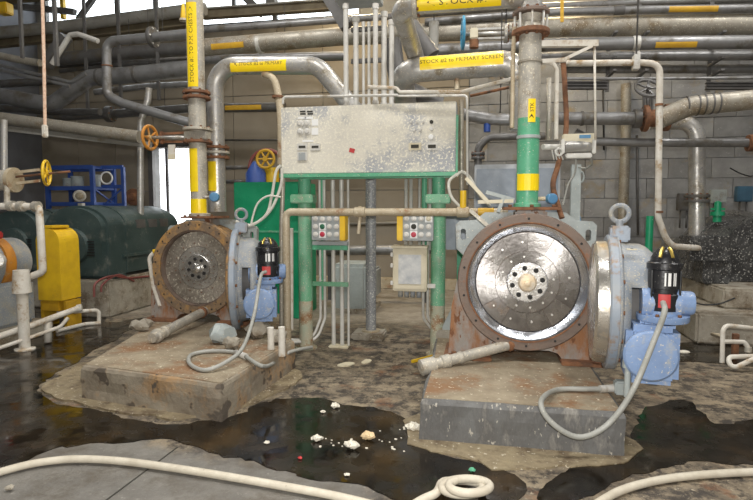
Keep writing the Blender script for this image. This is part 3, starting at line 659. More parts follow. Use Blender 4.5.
    def wrap(a0, a1, zz0, zz1, rr, m, name):
        b = B(Md); k = 8; g = []
        for z, r in ((zz0, rr), (zz1, rr), (zz1, rr + 0.004), (zz0, rr + 0.004)):
            g.append([b.bm.verts.new(ac + V(math.cos(a0 + (a1 - a0) * i / k) * r, math.sin(a0 + (a1 - a0) * i / k) * r, z)) for i in range(k + 1)])
        for i in range(4):
            for j in range(k): b.face([g[i][j], g[i][j + 1], g[(i + 1) % 4][j + 1], g[(i + 1) % 4][j]])
        b.face([g[i][0] for i in range(4)]); b.face([g[i][-1] for i in range(4)]); return b.obj(name, m, act)
    wrap(-PI / 2 - 0.45, -PI / 2 + 0.25, za + 0.03, za + 0.13, 0.131 * asz, 'red_paint', 'red_label')
    for q, ww in ((-0.05, 0.09), (0.12, 0.05), (0.24, 0.12), (0.46, 0.05), (0.58, 0.06)): wrap(-PI / 2 + q - ww, -PI / 2 + q, za + 0.19, za + 0.285, 0.129 * asz, 'white_print', 'printed_bar')
    for q in (-0.9, 1.0): B(Md).cyl(ac + V(math.cos(-PI / 2 + q) * 0.135 * asz, math.sin(-PI / 2 + q) * 0.135 * asz, za + 0.02), ac + V(math.cos(-PI / 2 + q) * 0.135 * asz, math.sin(-PI / 2 + q) * 0.135 * asz, za + 0.3), 0.008, 6).obj('tie_rod', 'black', act)
    # hinge between housing and door
    hp = (Vector(door_c) + yd * 0.66 * s); hp2 = c + Vector((0.66 * s, 0.1 * s, 0)); hm = (hp + hp2) / 2
    hb = B(); hb.cyl(hm + V(0, 0, -0.3 * s), hm + V(0, 0, 0.3 * s), 0.035 * s, 12)
    for z in (-0.24 * s, 0.24 * s): hb.bar(hp2 + V(-0.08, 0.04, z), hm + V(0, 0, z), 0.05, 0.09); hb.bar(hp + V(0, 0, z) - yd * 0.06, hm + V(0, 0, z), 0.05, 0.09)
    hb.obj('hinge', 'rust', t)
    return t, M, Md, Md @ (ac + V(-0.02, -0.135 * asz, za + 0.07))
RC = PD(527.5, 283, 5.1); RC = V(RC.x, RC.y, RC.z)
dcR = PD(604, 301, 4.55)
rayR = (Vector((dcR.x, dcR.y)) ).normalized(); axR = Vector((rayR.y, -rayR.x))
axR = Matrix.Rotation(math.radians(5), 2) @ axR
ref_r, MR, MdR, anR = refiner('open disc refiner with polished steel disc, on the dark fronted right plinth', RC, 1.0, dcR, axR, 'right', 0.115, 0.86, 0.29, -0.42, 0.86)
LC = PD(195, 268.5, 6.9)
dcL = PD(234.5, 279, 6.45)
rayL = (Vector((dcL.x, dcL.y))).normalized(); axL = Vector((rayL.y, -rayL.x)); axL = Matrix.Rotation(math.radians(-7), 2) @ axL
ref_l, ML, MdL, anL = refiner('open disc refiner with orange-rusted ring, on the tan left plinth', LC, 0.93, dcL, axL, 'left', 0.17, 1.0, 0.37, -0.38, 1.08)
brushed(MATS['plate_steel'], RC.z - PH); brushed(MATS['ring_polished'], RC.z - PH); brushed(MATS['plate_speckled'], LC.z - PH); brushed(MATS['inner_plate'], LC.z - PH)
# tags on the right door
tg = B(MdR).box((0.16, -0.30, 0.462), (0.07, 0.06, 0.008)).obj('tag', 'cream_box', ref_r, label='small cream tag with a dark mark')
B(MdR).box((0.16, -0.30, 0.467), (0.02, 0.02, 0.004)).obj('tag_mark', 'ink', tg)
B(MdR).box((0.385, -0.345, 0.22), (0.012, 0.07, 0.16), Matrix.Rotation(-0.5, 3, 'Y')).obj('tag', 'cream_box', ref_r, label='cream paper tag')
vb = B(MdR); vb.tube([(0.13, -0.56, -0.62), (0.13, -0.56, -0.30), (0.22, -0.50, -0.27)], 0.022, 0.03); vb.cyl((0.13, -0.56, -0.40), (0.13, -0.56, -0.34), 0.038, 10); vb.obj('drain_tube', 'casing_grey', ref_r)

# flexible conduits of the two actuators
def hose(name, pts, r, m, label, cat='hose', n=10, steps=10, group=None):
    o = B().tube(pts, r, n=n, smooth=True, steps=steps).obj(name, m); return tag(o, label, cat, group)
a = anR
h = thing('flexible_conduit', 'grey flexible conduit looping from the right actuator over the plinth edge', 'conduit', (a.x, a.y, 0.33))
ends = [a, a + V(-0.02, -0.10, -0.05), PD(655, 338, 3.86), PD(632, 392, 3.82), PD(606, 426, 3.86), PD(578, 437, 3.86), PD(551, 422, 3.86), PD(541, 402, 3.93), PZ(556, 390, PH + 0.03), PZ(585, 389, PH + 0.03), PZ(600, 389, PH + 0.03)]
B().tube(ends, 0.020, n=12, smooth=True, steps=10).obj('conduit_run', 'cable_grey', h)
B().cyl(ends[-1], PZ(614, 388, PH + 0.03), 0.03, 12).obj('coupling', 'conduit', h)
e2 = PZ(620, 387, PH + 0.045); B().box(e2, (0.09, 0.09, 0.11), bev=0.012).obj('junction_block', 'casing_grey', h)
a = anL
h = thing('flexible_conduit', 'grey flexible conduit looping from the left actuator onto the tan plinth', 'conduit', (a.x, a.y, 0.33))
ends = [a, a + V(-0.02, -0.1, -0.05), PD(254, 315, 5.6), PD(243, 347, 5.25), PZ(226, 362, PH + 0.06), PZ(205, 370, PH + 0.025), PZ(190, 364, PH + 0.025), PZ(191, 355, PH + 0.025), PZ(210, 351, PH + 0.025), PZ(238, 353, PH + 0.025), PZ(262, 366, PH + 0.025), PD(277, 361, 5.75), PD(290, 352, 5.9), PD(312, 347, 6.2)]
B().tube(ends, 0.019, n=12, smooth=True, steps=10).obj('conduit_run', 'cable_grey', h)
B().cyl(PZ(236, 352.5, PH + 0.03), PZ(246, 356.5, PH + 0.03), 0.03, 10).obj('coupling', 'conduit', h)

# drain pipes in front of the refiners
def drain(label, a, b, r, cpl):
    t = thing('drain_pipe', label, 'pipe', a); d = (b - a).normalized()
    B().cyl(a, b, r, 16).obj('pipe_run', 'pipe_splashed', t)
    for f, rr, L_ in cpl: q = a.lerp(b, f); B().lathe(q - d * L_ / 2, d, [(0, r), (0.012, rr), (L_ - 0.012, rr), (L_, r)], 16).obj('coupling', 'rust' if f > 0.8 else 'pipe_splashed', t)
    return t
a = PZ(421, 371, 0.31); b_ = PZ(513, 352, PH + 0.12)
t = drain('pale drain pipe running from the right refiner over the plinth corner', V(a.x, a.y, 0.34), V(b_.x, b_.y + 0.15, PH + 0.16), 0.05, [(0.07, 0.075, 0.16), (0.26, 0.062, 0.1), (0.42, 0.058, 0.05), (0.97, 0.065, 0.06)])
a = PZ(152, 339, PH + 0.06); b_ = V(LC.x + 0.12, LC.y + 0.05, PH + 0.16)
drain('grey drain pipe with rusty coupling below the left refiner ring', V(a.x, a.y, PH + 0.07), b_, 0.055, [(0.08, 0.075, 0.08), (0.2, 0.065, 0.05), (0.9, 0.07, 0.06)])

# ================================================================== process pipes on the two refiners
FC = V(0.18, -0.98, 0)      # rough direction towards the viewer's side of the hall
def zat(px, py, D): return PD(px, py, D).z
# --- right refiner: riser, green lower half, elbow, taped crossover
bx, by = RC.x + 0.0, RC.y + 0.26; Dp = 5.38; zb = RC.z + 0.716; rp = 0.104
ztop = zat(530, 18, Dp); zg = zat(530, 121, Dp); zcross = P(455, 0.5, by).z
T = thing('stock_pipe', 'thick riser on the right refiner, green below, with taped crossover at the top', 'pipe', (bx, by, zb))
B().lathe((bx, by, zb), (0, 0, 1), [(0, rp * 1.25), (0.03, rp * 1.25), (0.04, rp), (zg - zb, rp)], 28).obj('green_section', 'green_paint', T)
B().lathe((bx, by, zg), (0, 0, 1), [(0, rp * 1.0), (zat(530, 38, Dp) - zg, rp)], 28).obj('upper_section', 'pipe_splashed', T)
zm = zat(530, 141, Dp); B().lathe((bx, by, zm), (0, 0, 1), [(0, rp), (0.005, rp + 0.01), (0.03, rp + 0.01), (0.035, rp)], 28).obj('clamp_band', 'casing_grey', T)
B().lathe((bx, by, zat(530, 69, Dp)), (0, 0, 1), [(0, rp), (0.005, rp + 0.012), (0.025, rp + 0.012), (0.03, rp)], 28).obj('weld_band', 'steel_tan', T)
flange(T, (bx, by, zat(530, 40, Dp)), (0, 0, -1), 0.178, 0.045, 'rust', 10)
flange(T, (bx, by, zat(530, 21.5, Dp)), (0, 0, 1), 0.172, 0.035, 'dark_ring', 10)
for i in range(8):
    a = 2 * PI * i / 8; B().cyl((bx + math.cos(a) * 0.148, by + math.sin(a) * 0.148, zat(530, 40, Dp)), (bx + math.cos(a) * 0.148, by + math.sin(a) * 0.148, zat(530, 20, Dp)), 0.013, 6).obj('stud', 'conduit', T)
B().lathe((bx, by, zat(530, 36, Dp)), (0, 0, 1), [(0, 0.115), (0.06, 0.09), (0.12, 0.115)], 24).obj('spacer', 'pipe_splashed', T)
xe = P(398, 8, by).x
B().tube([(bx, by, zat(530, 22, Dp)), (bx, by, zcross), (xe, by, zcross), (xe, by + 1.9, zcross - 0.15)], rp, 0.26, 28, steps=10).obj('crossover', 'steel_bright', T)
flange(T, (xe + 0.17, by, zcross), (1, 0, 0), rp + 0.04, 0.05, 'pipe_splashed', 8)
x0, x1 = P(418, 8, by).x, P(501, 3, by).x
band((x0, by, zcross), (x1, by, zcross), rp, (0.1, -1, -0.4), 0.72, 'yellow_tape', T, text='\u25C4 STOCK #1 ', tsize=0.085, sx=1.2)
band((bx, by, zat(530, 126, Dp)), (bx, by, zat(530, 104, Dp)), rp, FC, 0.33, 'yellow_tape', T, text='\u25BA STK', tsize=0.05)
band((bx, by, zat(530, 191, Dp)), (bx, by, zat(530, 175, Dp)), rp, FC, 1.35, 'yellow_tape', T)
gb = B().tube([(bx + rp, by - 0.02, zat(530, 199, Dp)), (bx + rp + 0.12, by - 0.04, zat(530, 199, Dp))], 0.02).obj('gauge_stem', 'tan_pipe', T)
B().lathe((bx + rp + 0.11, by - 0.03, zat(530, 199, Dp)), (0.3, -1, 0), [(0, 0.05), (0.06, 0.05), (0.065, 0.04)], 18).obj('gauge', 'blue_valve', T)
# --- second taped crossover behind it
T = thing('stock_pipe', 'thick grey taped crossover pipe passing behind the right riser', 'pipe', P(530, 140, 6.75))
B().tube([P(522, 130, 6.75), P(522, 62, 6.75), P(401, 71, 6.75), P(401, 71, 6.75) + V(-0.05, 0.9, -0.35)], 0.148, 0.26, 26, steps=10).obj('crossover', 'steel_bright', T)
band(P(421, 69.5, 6.75), P(503, 63.5, 6.75), 0.148, (0.1, -1, 0.05), 0.62, 'yellow_tape', T, text='STOCK #2 to PRIMARY SCREEN', tsize=0.07, sx=1.0, off=0.28)
B().tube([P(457, 78, 6.75), P(457, 90, 6.72)], 0.03).obj('branch', 'tan_pipe', T)
# --- left refiner: two risers
lx, ly = LC.x - 0.05, LC.y + 0.24; Dl = 7.13; zb = LC.z + 0.93 * 0.716; rl = 0.108
T = thing('stock_pipe', 'tall riser with long vertical yellow tape, on the left refiner', 'pipe', (lx, ly, zb))
px_ = 199
B().lathe((lx, ly, zb), (0, 0, 1), [(0, rl * 1.3), (0.03, rl * 1.3), (0.04, rl), (zat(px_, 142, Dl) - zb, rl)], 24).obj('lower_section', 'pipe_splashed', T)
band((lx, ly, zat(px_, 192, Dl)), (lx, ly, zat(px_, 150, Dl)), rl, (0.1, -1, 0), 0.72, 'yellow_tape', T, off=0.4)
band((lx, ly, zat(px_, 216, Dl)), (lx, ly, zat(px_, 199, Dl)), rl, (0.1, -1, 0), 1.3, 'yellow_tape', T)
B().lathe((lx, ly, zat(px_, 133, Dl)), (0, 0, 1), [(0, rl), (zat(px_, -25, Dl) - zat(px_, 133, Dl), rl)], 24).obj('upper_section', 'pipe_splashed', T)
for py, R, th, m in ((95.5, 0.175, 0.035, 'rust'), (100.5, 0.175, 0.035, 'rust'), (131, 0.185, 0.035, 'pipe_splashed'), (143, 0.185, 0.035, 'rust')): flange(T, (lx, ly, zat(px_, py, Dl)), (0, 0, 1), R, th, m, 8)
band((lx, ly, zat(px_, 91, Dl)), (lx, ly, zat(px_, 12, Dl)), rl, (-0.1, -1, 0), 0.66, 'yellow_tape', T, text='STOCK #1 TO P.M. CHESTS \u25BA', tsize=0.072, sx=0.98, off=-0.15)
vb = B(); vb.box((lx, ly, zat(px_, 137, Dl)), (0.32, 0.14, 0.11), bev=0.01); valve = vb.obj('knife_valve', 'pipe_splashed', T)
wc = V(PD(152, 139, Dl).x, ly - 0.05, zat(170, 138, Dl))
B().cyl((lx - 0.1, ly, wc.z), (wc.x, wc.y, wc.z), 0.022, 10).obj('valve_stem', 'steel_bright', valve)
yk = B(); yk.bar((lx - 0.12, ly, wc.z + 0.06), (wc.x + 0.14, ly, wc.z + 0.05), 0.02, 0.03); yk.bar((lx - 0.12, ly, wc.z - 0.06), (wc.x + 0.14, ly, wc.z - 0.05), 0.02, 0.03); yk.box((wc.x + 0.14, ly, wc.z), (0.05, 0.06, 0.16), bev=0.008); yk.obj('valve_yoke', 'rust', valve)
handwheel(valve, wc, (-1, 0.05, 0), 0.15, 0.02, 'orange_paint')
o = B().box(PD(172, 152, Dl - 0.1), (0.1, 0.012, 0.19)).obj('hanging_tag', 'white_pipe'); tag(o, 'pale paper tag hanging below the orange handwheel stem', 'tag')
B().box(PD(172, 157, Dl - 0.1) + V(0, -0.004, 0), (0.1, 0.012, 0.07)).obj('tag_field', 'cream_box', o)
sx_, sy_ = PD(217, 180, 7.42).x, PD(217, 180, 7.42).y; r2 = 0.108; D2 = 7.42
T = thing('stock_pipe', 'taped arch pipe rising beside the left riser and bending over to the panel', 'pipe', (sx_, sy_, 1.75))
pts = [V(sx_, sy_, 1.75), V(sx_, sy_, zat(217, 68, D2)), P(318, 65.5, sy_), P(356, 112, sy_)]
B().tube(pts, 0.115, 0.30, 26, steps=12).obj('arch', 'steel_bright', T)
for py, m in ((148, 'rust'), (153, 'pipe_splashed'), (158, 'rust')): flange(T, (sx_, sy_, zat(217, py, D2)), (0, 0, 1), 0.175, 0.035, m, 8)
band((sx_, sy_, zat(217, 191, D2)), (sx_, sy_, zat(217, 162, D2)), 0.115, (-0.2, -1, 0), 0.6, 'yellow_tape', T)
band(P(234, 68, sy_), P(289, 66.3, sy_), 0.115, (0.2, -1, -0.1), 0.85, 'yellow_tape', T, text='\u25C4 STOCK #2 to PRIMARY', tsize=0.065, sx=0.92, off=0.25)
B().lathe(PD(215, 197, 7.0), (0.3, -1, 0), [(0, 0.06), (0.07, 0.06), (0.075, 0.05)], 18).obj('gauge', 'blue_valve', T)
B().cyl(PD(200, 197, 7.0), PD(213, 197, 7.05), 0.02, 8).obj('gauge_stem', 'steel_bright', T)
t, r = pipe('branch_pipe', [PD(264, 74, 7.15), PD(274, 80, 7.0), PD(279, 100, 6.95), PD(281, 128, 6.9), PD(281, 165, 6.9)], 7, 'tan_pipe', 'small bent branch pipe dropping from the taped arch past the panel corner', smooth=True)
B().lathe(PD(277.5, 98, 6.95), (0, 0, 1), [(0, r), (0.0, r * 1.5), (0.03, r * 1.5), (0.03, r)], 12).obj('union', 'rust', t)

# ================================================================== control panel on its green stand
YP = 6.35
xl, xr = P(281, 140, YP).x, P(456, 140, YP).x; zt, zbm = P(370, 104, YP).z, P(370, 173, YP).z; xc = (xl + xr) / 2; wd = xr - xl; zc = (zt + zbm) / 2; ht = zt - zbm
T = thing('control_panel', 'wide splattered grey control cabinet on the green stand', 'cabinet', (xc, YP + 0.2, zbm))
B().box((xc, YP + 0.2, zc), (wd, 0.36, ht), bev=0.01).obj('body', 'box_grey', T)
face = B().box((xc, YP + 0.008, zc), (wd - 0.01, 0.03, ht - 0.01), bev=0.006).obj('front_plate', 'panel_face', T)
B().box((xc, YP + 0.02, zbm - 0.022), (wd + 0.03, 0.1, 0.045)).obj('bottom_trim', 'green_paint', T)
B().box((xr + 0.012, YP + 0.05, zc - 0.08), (0.024, 0.14, ht - 0.16)).obj('side_trim', 'green_paint', T)
def onp(px, py, off=0.0): q = P(px, py, YP - 0.008); return V(q.x, YP - 0.008 - off, q.z)
for py in (123.5, 131.5):
    for px in (300.5, 307.5):
        q = onp(px, py); k = B().lathe(q, (0, -1, 0), [(0, 0.042), (0.012, 0.042), (0.016, 0.03), (0.035, 0.028), (0.04, 0.02)], 16).obj('selector_knob', 'conduit', face)
for px, py, w, h in ((315, 122.5, 0.08, 0.075), (315, 131.5, 0.085, 0.08), (309, 118, 0.10, 0.025), (302, 118, 0.1, 0.02), (308, 141, 0.14, 0.022)): B().box(onp(px, py, 0.002), (w, 0.006, h)).obj('legend_plate', 'white_print', face)
for px, w in ((303.5, 0.07), (310.5, 0.07)):
    for dz in (0.012, -0.016): B().box(onp(px, 112.5, 0.002) + V(random.uniform(-0.01, 0.01), 0, dz), (w, 0.005, 0.018)).obj('printed_mark', 'ink', face)
for px, py, m in ((302.5, 147, 'ink'), (315.5, 147, 'ink'), (302.5, 156.5, 'box_grey')):
    hh = 0.085 if m == 'ink' else 0.11; fr = B().box(onp(px, py, 0.006), (0.125, 0.02, hh), bev=0.004).obj('meter', 'conduit', face); B().box(onp(px, py, 0.018), (0.085, 0.006, 0.028 if m == 'ink' else 0.09)).obj('meter_window', m, fr)
B().box(onp(352, 150.5, 0.003), (0.065, 0.006, 0.05), Matrix.Rotation(0.25, 3, 'Y')).obj('sticker', 'red_paint', face, label='small red sticker')
for px, py, r_, m in ((431.5, 122, 0.022, 'ink'), (431.5, 129, 0.024, 'conduit'), (431, 137, 0.03, 'white_print'), (414, 130, 0.02, 'conduit'), (420, 130, 0.02, 'conduit'), (411, 122, 0.016, 'conduit'), (417, 122, 0.016, 'conduit'), (423, 122, 0.016, 'conduit')):
    B().lathe(onp(px, py), (0, -1, 0), [(0, r_), (0.014, r_), (0.018, r_ * 0.7)], 14).obj('indicator_lamp', m, face)
for px in (415, 432):
    fr = B().box(onp(px, 146.5, 0.005), (0.15 if px < 420 else 0.12, 0.016, 0.085), bev=0.004).obj('meter', 'cream_box' if px < 420 else 'conduit', face); B().box(onp(px, 146.5, 0.015), (0.09, 0.006, 0.04)).obj('meter_window', 'ink', fr)
# stand
YS = 6.56
T = thing('panel_stand', 'green pipe stand carrying the control cabinet', 'stand', (xc, YS, 0))
for px, zend in ((305.5, 0), (438, 0)):
    x = P(px, 270, YS).x; r_ = 0.088
    zs = P(px, 199, YS).z; B().lathe((x, YS, 0.62), (0, 0, 1), [(0, r_), (zs - 0.62, r_)], 24).obj('post', 'green_pale', T); B().lathe((x, YS, zs), (0, 0, 1), [(0, r_ * 0.9), (zbm - zs - 0.05, r_ * 0.9)], 24).obj('post_head', 'green_paint', T)
    B().lathe((x, YS, 0), (0, 0, 1), [(0, 0.14), (0.02, 0.14), (0.02, r_), (0.62, r_)], 24).obj('post_foot', 'post_worn', T)
    zs = P(px, 199, YS).z
    sb = B(); sb.box((x, YS - 0.05, zs), (0.29, 0.19, 0.11), bev=0.012); sb.obj('saddle', 'green_pale', T)
B().box((xc, YS, zbm - 0.03), (wd - 0.1, 0.1, 0.05)).obj('cross_beam', 'green_paint', T)
# grey support column on its pad
q = PZ(371, 338); T = thing('support_column', 'splattered grey steel column on a concrete pad behind the stand', 'column', (q.x, q.y, 0))
B().cyl((q.x, q.y, 0.1), (q.x, q.y, zbm + 0.6), 0.072, 20).obj('column', 'column_grey', T)
B().box((q.x - 0.02, q.y, 0.05), (0.44, 0.36, 0.1), bev=0.02).obj('pad', 'concrete', T)
B().lathe((q.x, q.y, 0.1), (0, 0, 1), [(0, 0.13), (0.02, 0.13), (0.02, 0.08)], 18).obj('base_plate', 'tan_pipe', T)
# conduits between panel and floor, left bank
YC = 6.68; zfl = 0.0
fx = [P(px, 300, YC).x for px in (320.5, 325, 333.5, 342, 348.5)]
labs = ['first', 'second', 'third', 'fourth', 'fifth']
for i, (px, wpx) in enumerate(((320.5, 3), (325, 3), (333.5, 4.5), (342, 4.5), (348.5, 2.6))):
    x = fx[i]; r_ = wpx * 6.75 / F / 2
    if i < 2: pts = [(x, YC, zbm - 0.06), (x, YC, P(px, 318, YC).z), V(x, YC, 0) + V(-0.10, -0.05, P(px, 340, YC).z), V(x - 0.36, YC - 0.25, 0.13 - 0.03 * i)]
    else: pts = [(x, YC, zbm - 0.06), (x, YC, 0.03)]
    o = B().tube(pts, r_, 0.18, 12).obj('conduit', 'conduit'); tag(o, labs[i] + ' upright conduit from the left green post, under the panel' + (', bending left at the floor' if i < 2 else ''), 'conduit', 'conduits under the panel')
o = B().box(((fx[2] + fx[3]) / 2 + 0.02, YC, 0.015), (0.26, 0.14, 0.03), bev=0.008).obj('conduit_plate', 'cream_box'); tag(o, 'cream floor plate under the upright conduits', 'plate')
T = thing('conduit_bracket', 'green conduit bracket below the left push-button station', 'bracket', ((fx[0] + fx[4]) / 2, YC - 0.06, P(330, 250, YC).z))
xa, xb = P(312, 250, YC).x, P(349, 250, YC).x
B().box(((xa + xb) / 2, YC - 0.05, P(330, 243, YC).z), (xb - xa, 0.09, 0.05)).obj('shelf', 'box_grey', T); B().box(((xa + xb) / 2, YC - 0.07, P(330, 247, YC).z), (xb - xa, 0.05, 0.06)).obj('angle', 'green_paint', T)
o = B().box(((xa + xb) / 2, YC - 0.045, P(330, 283.5, YC).z), (xb - xa, 0.04, 0.055)).obj('conduit_strap', 'green_pale'); tag(o, 'pale green strap across the upright conduits', 'bracket')
o = B().cyl((P(324, 190, YC + 0.1).x, YC + 0.03, zbm), (P(324, 190, YC + 0.1).x, YC + 0.03, P(324, 300, YC).z), 0.04, 14).obj('green_tube', 'green_paint'); tag(o, 'green tube behind the left push-button station', 'pipe')
# right bank
for i, px in enumerate((406, 411, 419.5, 430)):
    x = P(px, 200, YC).x; o = B().cyl((x, YC, zbm - 0.06), (x, YC, P(px, 250, YC).z), 0.022 if i != 2 else 0.016, 10).obj('conduit', 'conduit'); tag(o, labs[i] + ' short upright conduit behind the right push-button station', 'conduit', 'conduits under the panel')
o = B().cyl((P(424, 190, YC).x, YC + 0.05, zbm - 0.05), (P(424, 190, YC).x, YC + 0.05, P(424, 250, YC).z), 0.035, 14).obj('green_tube', 'green_paint'); tag(o, 'green tube behind the right push-button station', 'pipe')
def station(cx, cy, side, label, marks):
    Y = 6.38; c = P(cx, cy, Y); w_, h_ = 0.37, 0.33
    T = thing('push_button_station', label, 'control box', (c.x, Y, c.z - h_ / 2), group='push-button stations on the stand')
    bd = B().box((c.x, Y + 0.07, c.z), (w_, 0.14, h_), bev=0.008).obj('box', 'box_grey', T)
    B().box((c.x + side * (w_ / 2 + 0.025), Y + 0.06, c.z), (0.07, 0.17, h_), bev=0.01).obj('end_guard', 'yellow_paint', T)
    for r_ in range(3):
        for k in range(4):
            q = V(c.x - 0.132 + k * 0.088, Y, c.z + 0.10 - r_ * 0.095); mk = marks.get((r_, k))
            if mk: B().box(q + V(0, -0.004, 0), (0.085, 0.01, 0.09)).obj('button_plate', 'white_print', bd)
            B().lathe(q, (0, -1, 0), [(0, 0.032), (0.016, 0.032), (0.018, 0.022), (0.03, 0.022), (0.033, 0.016)], 14).obj('button', mk or 'conduit', bd)
    return T
station(326, 227, 1, 'grey push-button station with yellow end, on the left of the stand', {(1, 1): 'green_button', (2, 1): 'red_button'})
station(417.5, 227, -1, 'grey push-button station with yellow end, on the right of the stand', {(1, 1): 'ink', (2, 1): 'red_button', (0, 3): 'cream_box'})
# cream junction box
Y = 6.36; c = P(409.5, 270, Y); T = thing('junction_box', 'cream junction box with grey window below the right push-button station', 'junction box', (c.x, Y, c.z - 0.25))
B().box((c.x, Y + 0.1, c.z), (0.41, 0.18, 0.52), bev=0.012).obj('box', 'cream_box', T)
dr_ = B().box((c.x + 0.005, Y, c.z), (0.38, 0.035, 0.47), bev=0.012).obj('door', 'cream_box', T)
B().box((c.x + 0.005, Y - 0.02, c.z + 0.01), (0.27, 0.012, 0.35)).obj('window', 'window_glass_box', dr_)
B().box((c.x, Y + 0.06, c.z + 0.275), (0.43, 0.24, 0.03), bev=0.006).obj('hood', 'cream_box', T)
for sz in (-0.16, 0.05, 0.18): B().box((c.x - 0.215, Y + 0.02, c.z + sz), (0.03, 0.05, 0.05), bev=0.005).obj('latch', 'conduit', T)
for k in range(4): B().cyl((c.x - 0.12 + k * 0.075, Y + 0.08, c.z - 0.26), (c.x - 0.12 + k * 0.075, Y + 0.08, c.z - 0.34), 0.03, 10).obj('gland', 'blue_grey', T)
B().box((c.x + 0.24, Y + 0.12, c.z - 0.2), (0.12, 0.05, 0.05)).obj('side_arm', 'conduit', T)
B().box((c.x + 0.1, Y + 0.24, c.z + 0.1), (0.05, 0.12, 0.1)).obj('mount', 'box_grey', T)
for i, px in enumerate((423.5, 428)):
    x = P(px, 250, YC).x; o = B().tube([(x, YC, P(px, 240, YC).z), (x, YC, P(px, 318, YC).z), (x + 0.13, YC + 0.02, P(px, 331, YC).z), (x + 0.2 - 0.06 * i, YC + 0.03, P(px, 334, YC).z)], 0.017, 0.14, 10).obj('conduit', 'conduit'); tag(o, ('left' if i == 0 else 'right') + ' one of two thin conduits curving to the right green post below the cream box', 'conduit', 'conduits under the panel')
# brass coloured water line in front of the stand
YB_ = 6.12
T = thing('water_pipe', 'tan water pipe crossing in front of the green posts', 'pipe', P(285, 330, YB_))
p0 = P(286, 212, YB_); p1 = P(508, 208.5, YB_); zl = p0.z
B().tube([V(p0.x, YB_, 0.0), V(p0.x, YB_, zl), V(p1.x, YB_, zl)], 0.045, 0.07, 16).obj('pipe_run', 'tan_pipe', T)
for px in (360, 463): q = V(P(px, 210, YB_).x, YB_, zl); B().lathe(q - V(0.07, 0, 0), (1, 0, 0), [(0, 0.045), (0.01, 0.06), (0.13, 0.06), (0.14, 0.045)], 16).obj('tee', 'tan_pipe', T)
q = V(P(360, 210, YB_).x, YB_, zl); B().tube([q + V(0, 0, 0.07), q + V(0, 0, -0.05), q + V(-0.02, 0, -0.25)], 0.02, 0).obj('drip_stub', 'tan_pipe', T)
q = V(P(463, 210, YB_).x, YB_, zl); B().cyl(q, q + V(0, 0, 0.24), 0.035, 12).obj('valve_stub', 'yellow_paint', T)
band(V(P(478, 210, YB_).x, YB_, zl), V(P(494, 210, YB_).x, YB_, zl), 0.045, FC, 1.4, 'amber_tape', T)
o = B().tube([P(281.5, 345, 6.3), P(281.5, 232, 6.3), P(283, 178, 6.3)], 0.028, 0, 12).obj('conduit', 'steel_tan'); tag(o, 'upright conduit running beside the elbow of the tan water pipe', 'conduit')
o = B().tube([P(291, 330, 6.25), P(291, 228, 6.25)], 0.03, 0, 12).obj('conduit', 'white_pipe'); tag(o, 'short pale upright pipe between blue gearbox and left green post', 'conduit')
# ---- conduits above the panel
YU = 6.5; T = thing('conduit_box', 'grey junction box above the control cabinet conduits', 'junction box', P(361, 4, YU))
xa, xb = P(338, 2, YU).x, P(381, 2, YU).x; zq = P(361, 4, YU).z
B().box(((xa + xb) / 2, YU - 0.02, zq + 0.2), (xb - xa, 0.34, 0.4), bev=0.01).obj('box', 'box_grey', T)
B().box(((xa + xb) / 2, YU - 0.2, zq + 0.2), (xb - xa - 0.04, 0.02, 0.37)).obj('lid', 'conduit', T)
for i, (px, wpx, ytop, dy) in enumerate(((346, 5, 4, -0.12), (356, 5.5, 17, 0.05), (363.5, 3, 22, 0.0), (369, 3, 22, 0.0), (375.5, 5, 4, -0.12), (384, 5.5, 12, 0.02), (391.5, 5, 20, 0.05))):
    x = P(px, 60, YU + dy).x; r_ = wpx * 6.6 / F / 2; zt_ = P(px, ytop, YU + dy).z
    o = B().lathe((x, YU + dy, zt), (0, 0, 1), [(0, r_ * 1.25), (0.04, r_ * 1.25), (0.04, r_), (zt_ - zt - 0.06, r_), (zt_ - zt - 0.06, r_ * 1.3), (zt_ - zt, r_ * 1.3)], 14).obj('conduit', 'conduit')
    tag(o, ['thick front conduit nearest the left, above the panel', 'thick rear conduit second from left above the panel', 'thin conduit third from left above the panel', 'thin conduit fourth from left above the panel', 'thick front conduit fifth from left above the panel', 'thick conduit sixth from left above the panel', 'rightmost conduit above the panel'][i], 'conduit', 'conduits above the panel')
for i, py in enumerate((28, 60)):
    q = P(370, py, YU + 0.08); o = B().box(q + V(-0.02, 0.03, 0), (0.44, 0.05, 0.05)).obj('conduit_strut', 'steel_dark'); tag(o, ('upper' if i == 0 else 'lower') + ' dark strut holding the conduits above the panel', 'bracket')
t, r = pipe('air_line', [P(283, 104, 6.3), P(283, 97, 6.3), P(398, 95, 6.3)], 2.6, 'conduit', 'thin grey line along the top of the control cabinet', bend=0.06, n=10)
t, r = pipe('air_line', [P(368, 87, 6.2), P(397, 88, 6.2), P(399, 92, 6.2), P(461, 92, 6.2), P(519, 77, 6.0)], 3.6, 'white_pipe', 'white painted line crossing from the conduits to the right riser', bend=0.05, n=10)
t, r = pipe('air_line', [P(398, 96, 6.3), P(467, 95.5, 6.3), P(467.5, 185, 6.3)], 2.4, 'conduit', 'thin grey line turning down at the right end of the control cabinet', bend=0.04, n=10)
t, r = pipe('conduit', [P(461.5, 100, 6.45), P(461.5, 206, 6.45)], 4.5, 'steel_tan', 'upright conduit at the right end of the control cabinet', n=12)
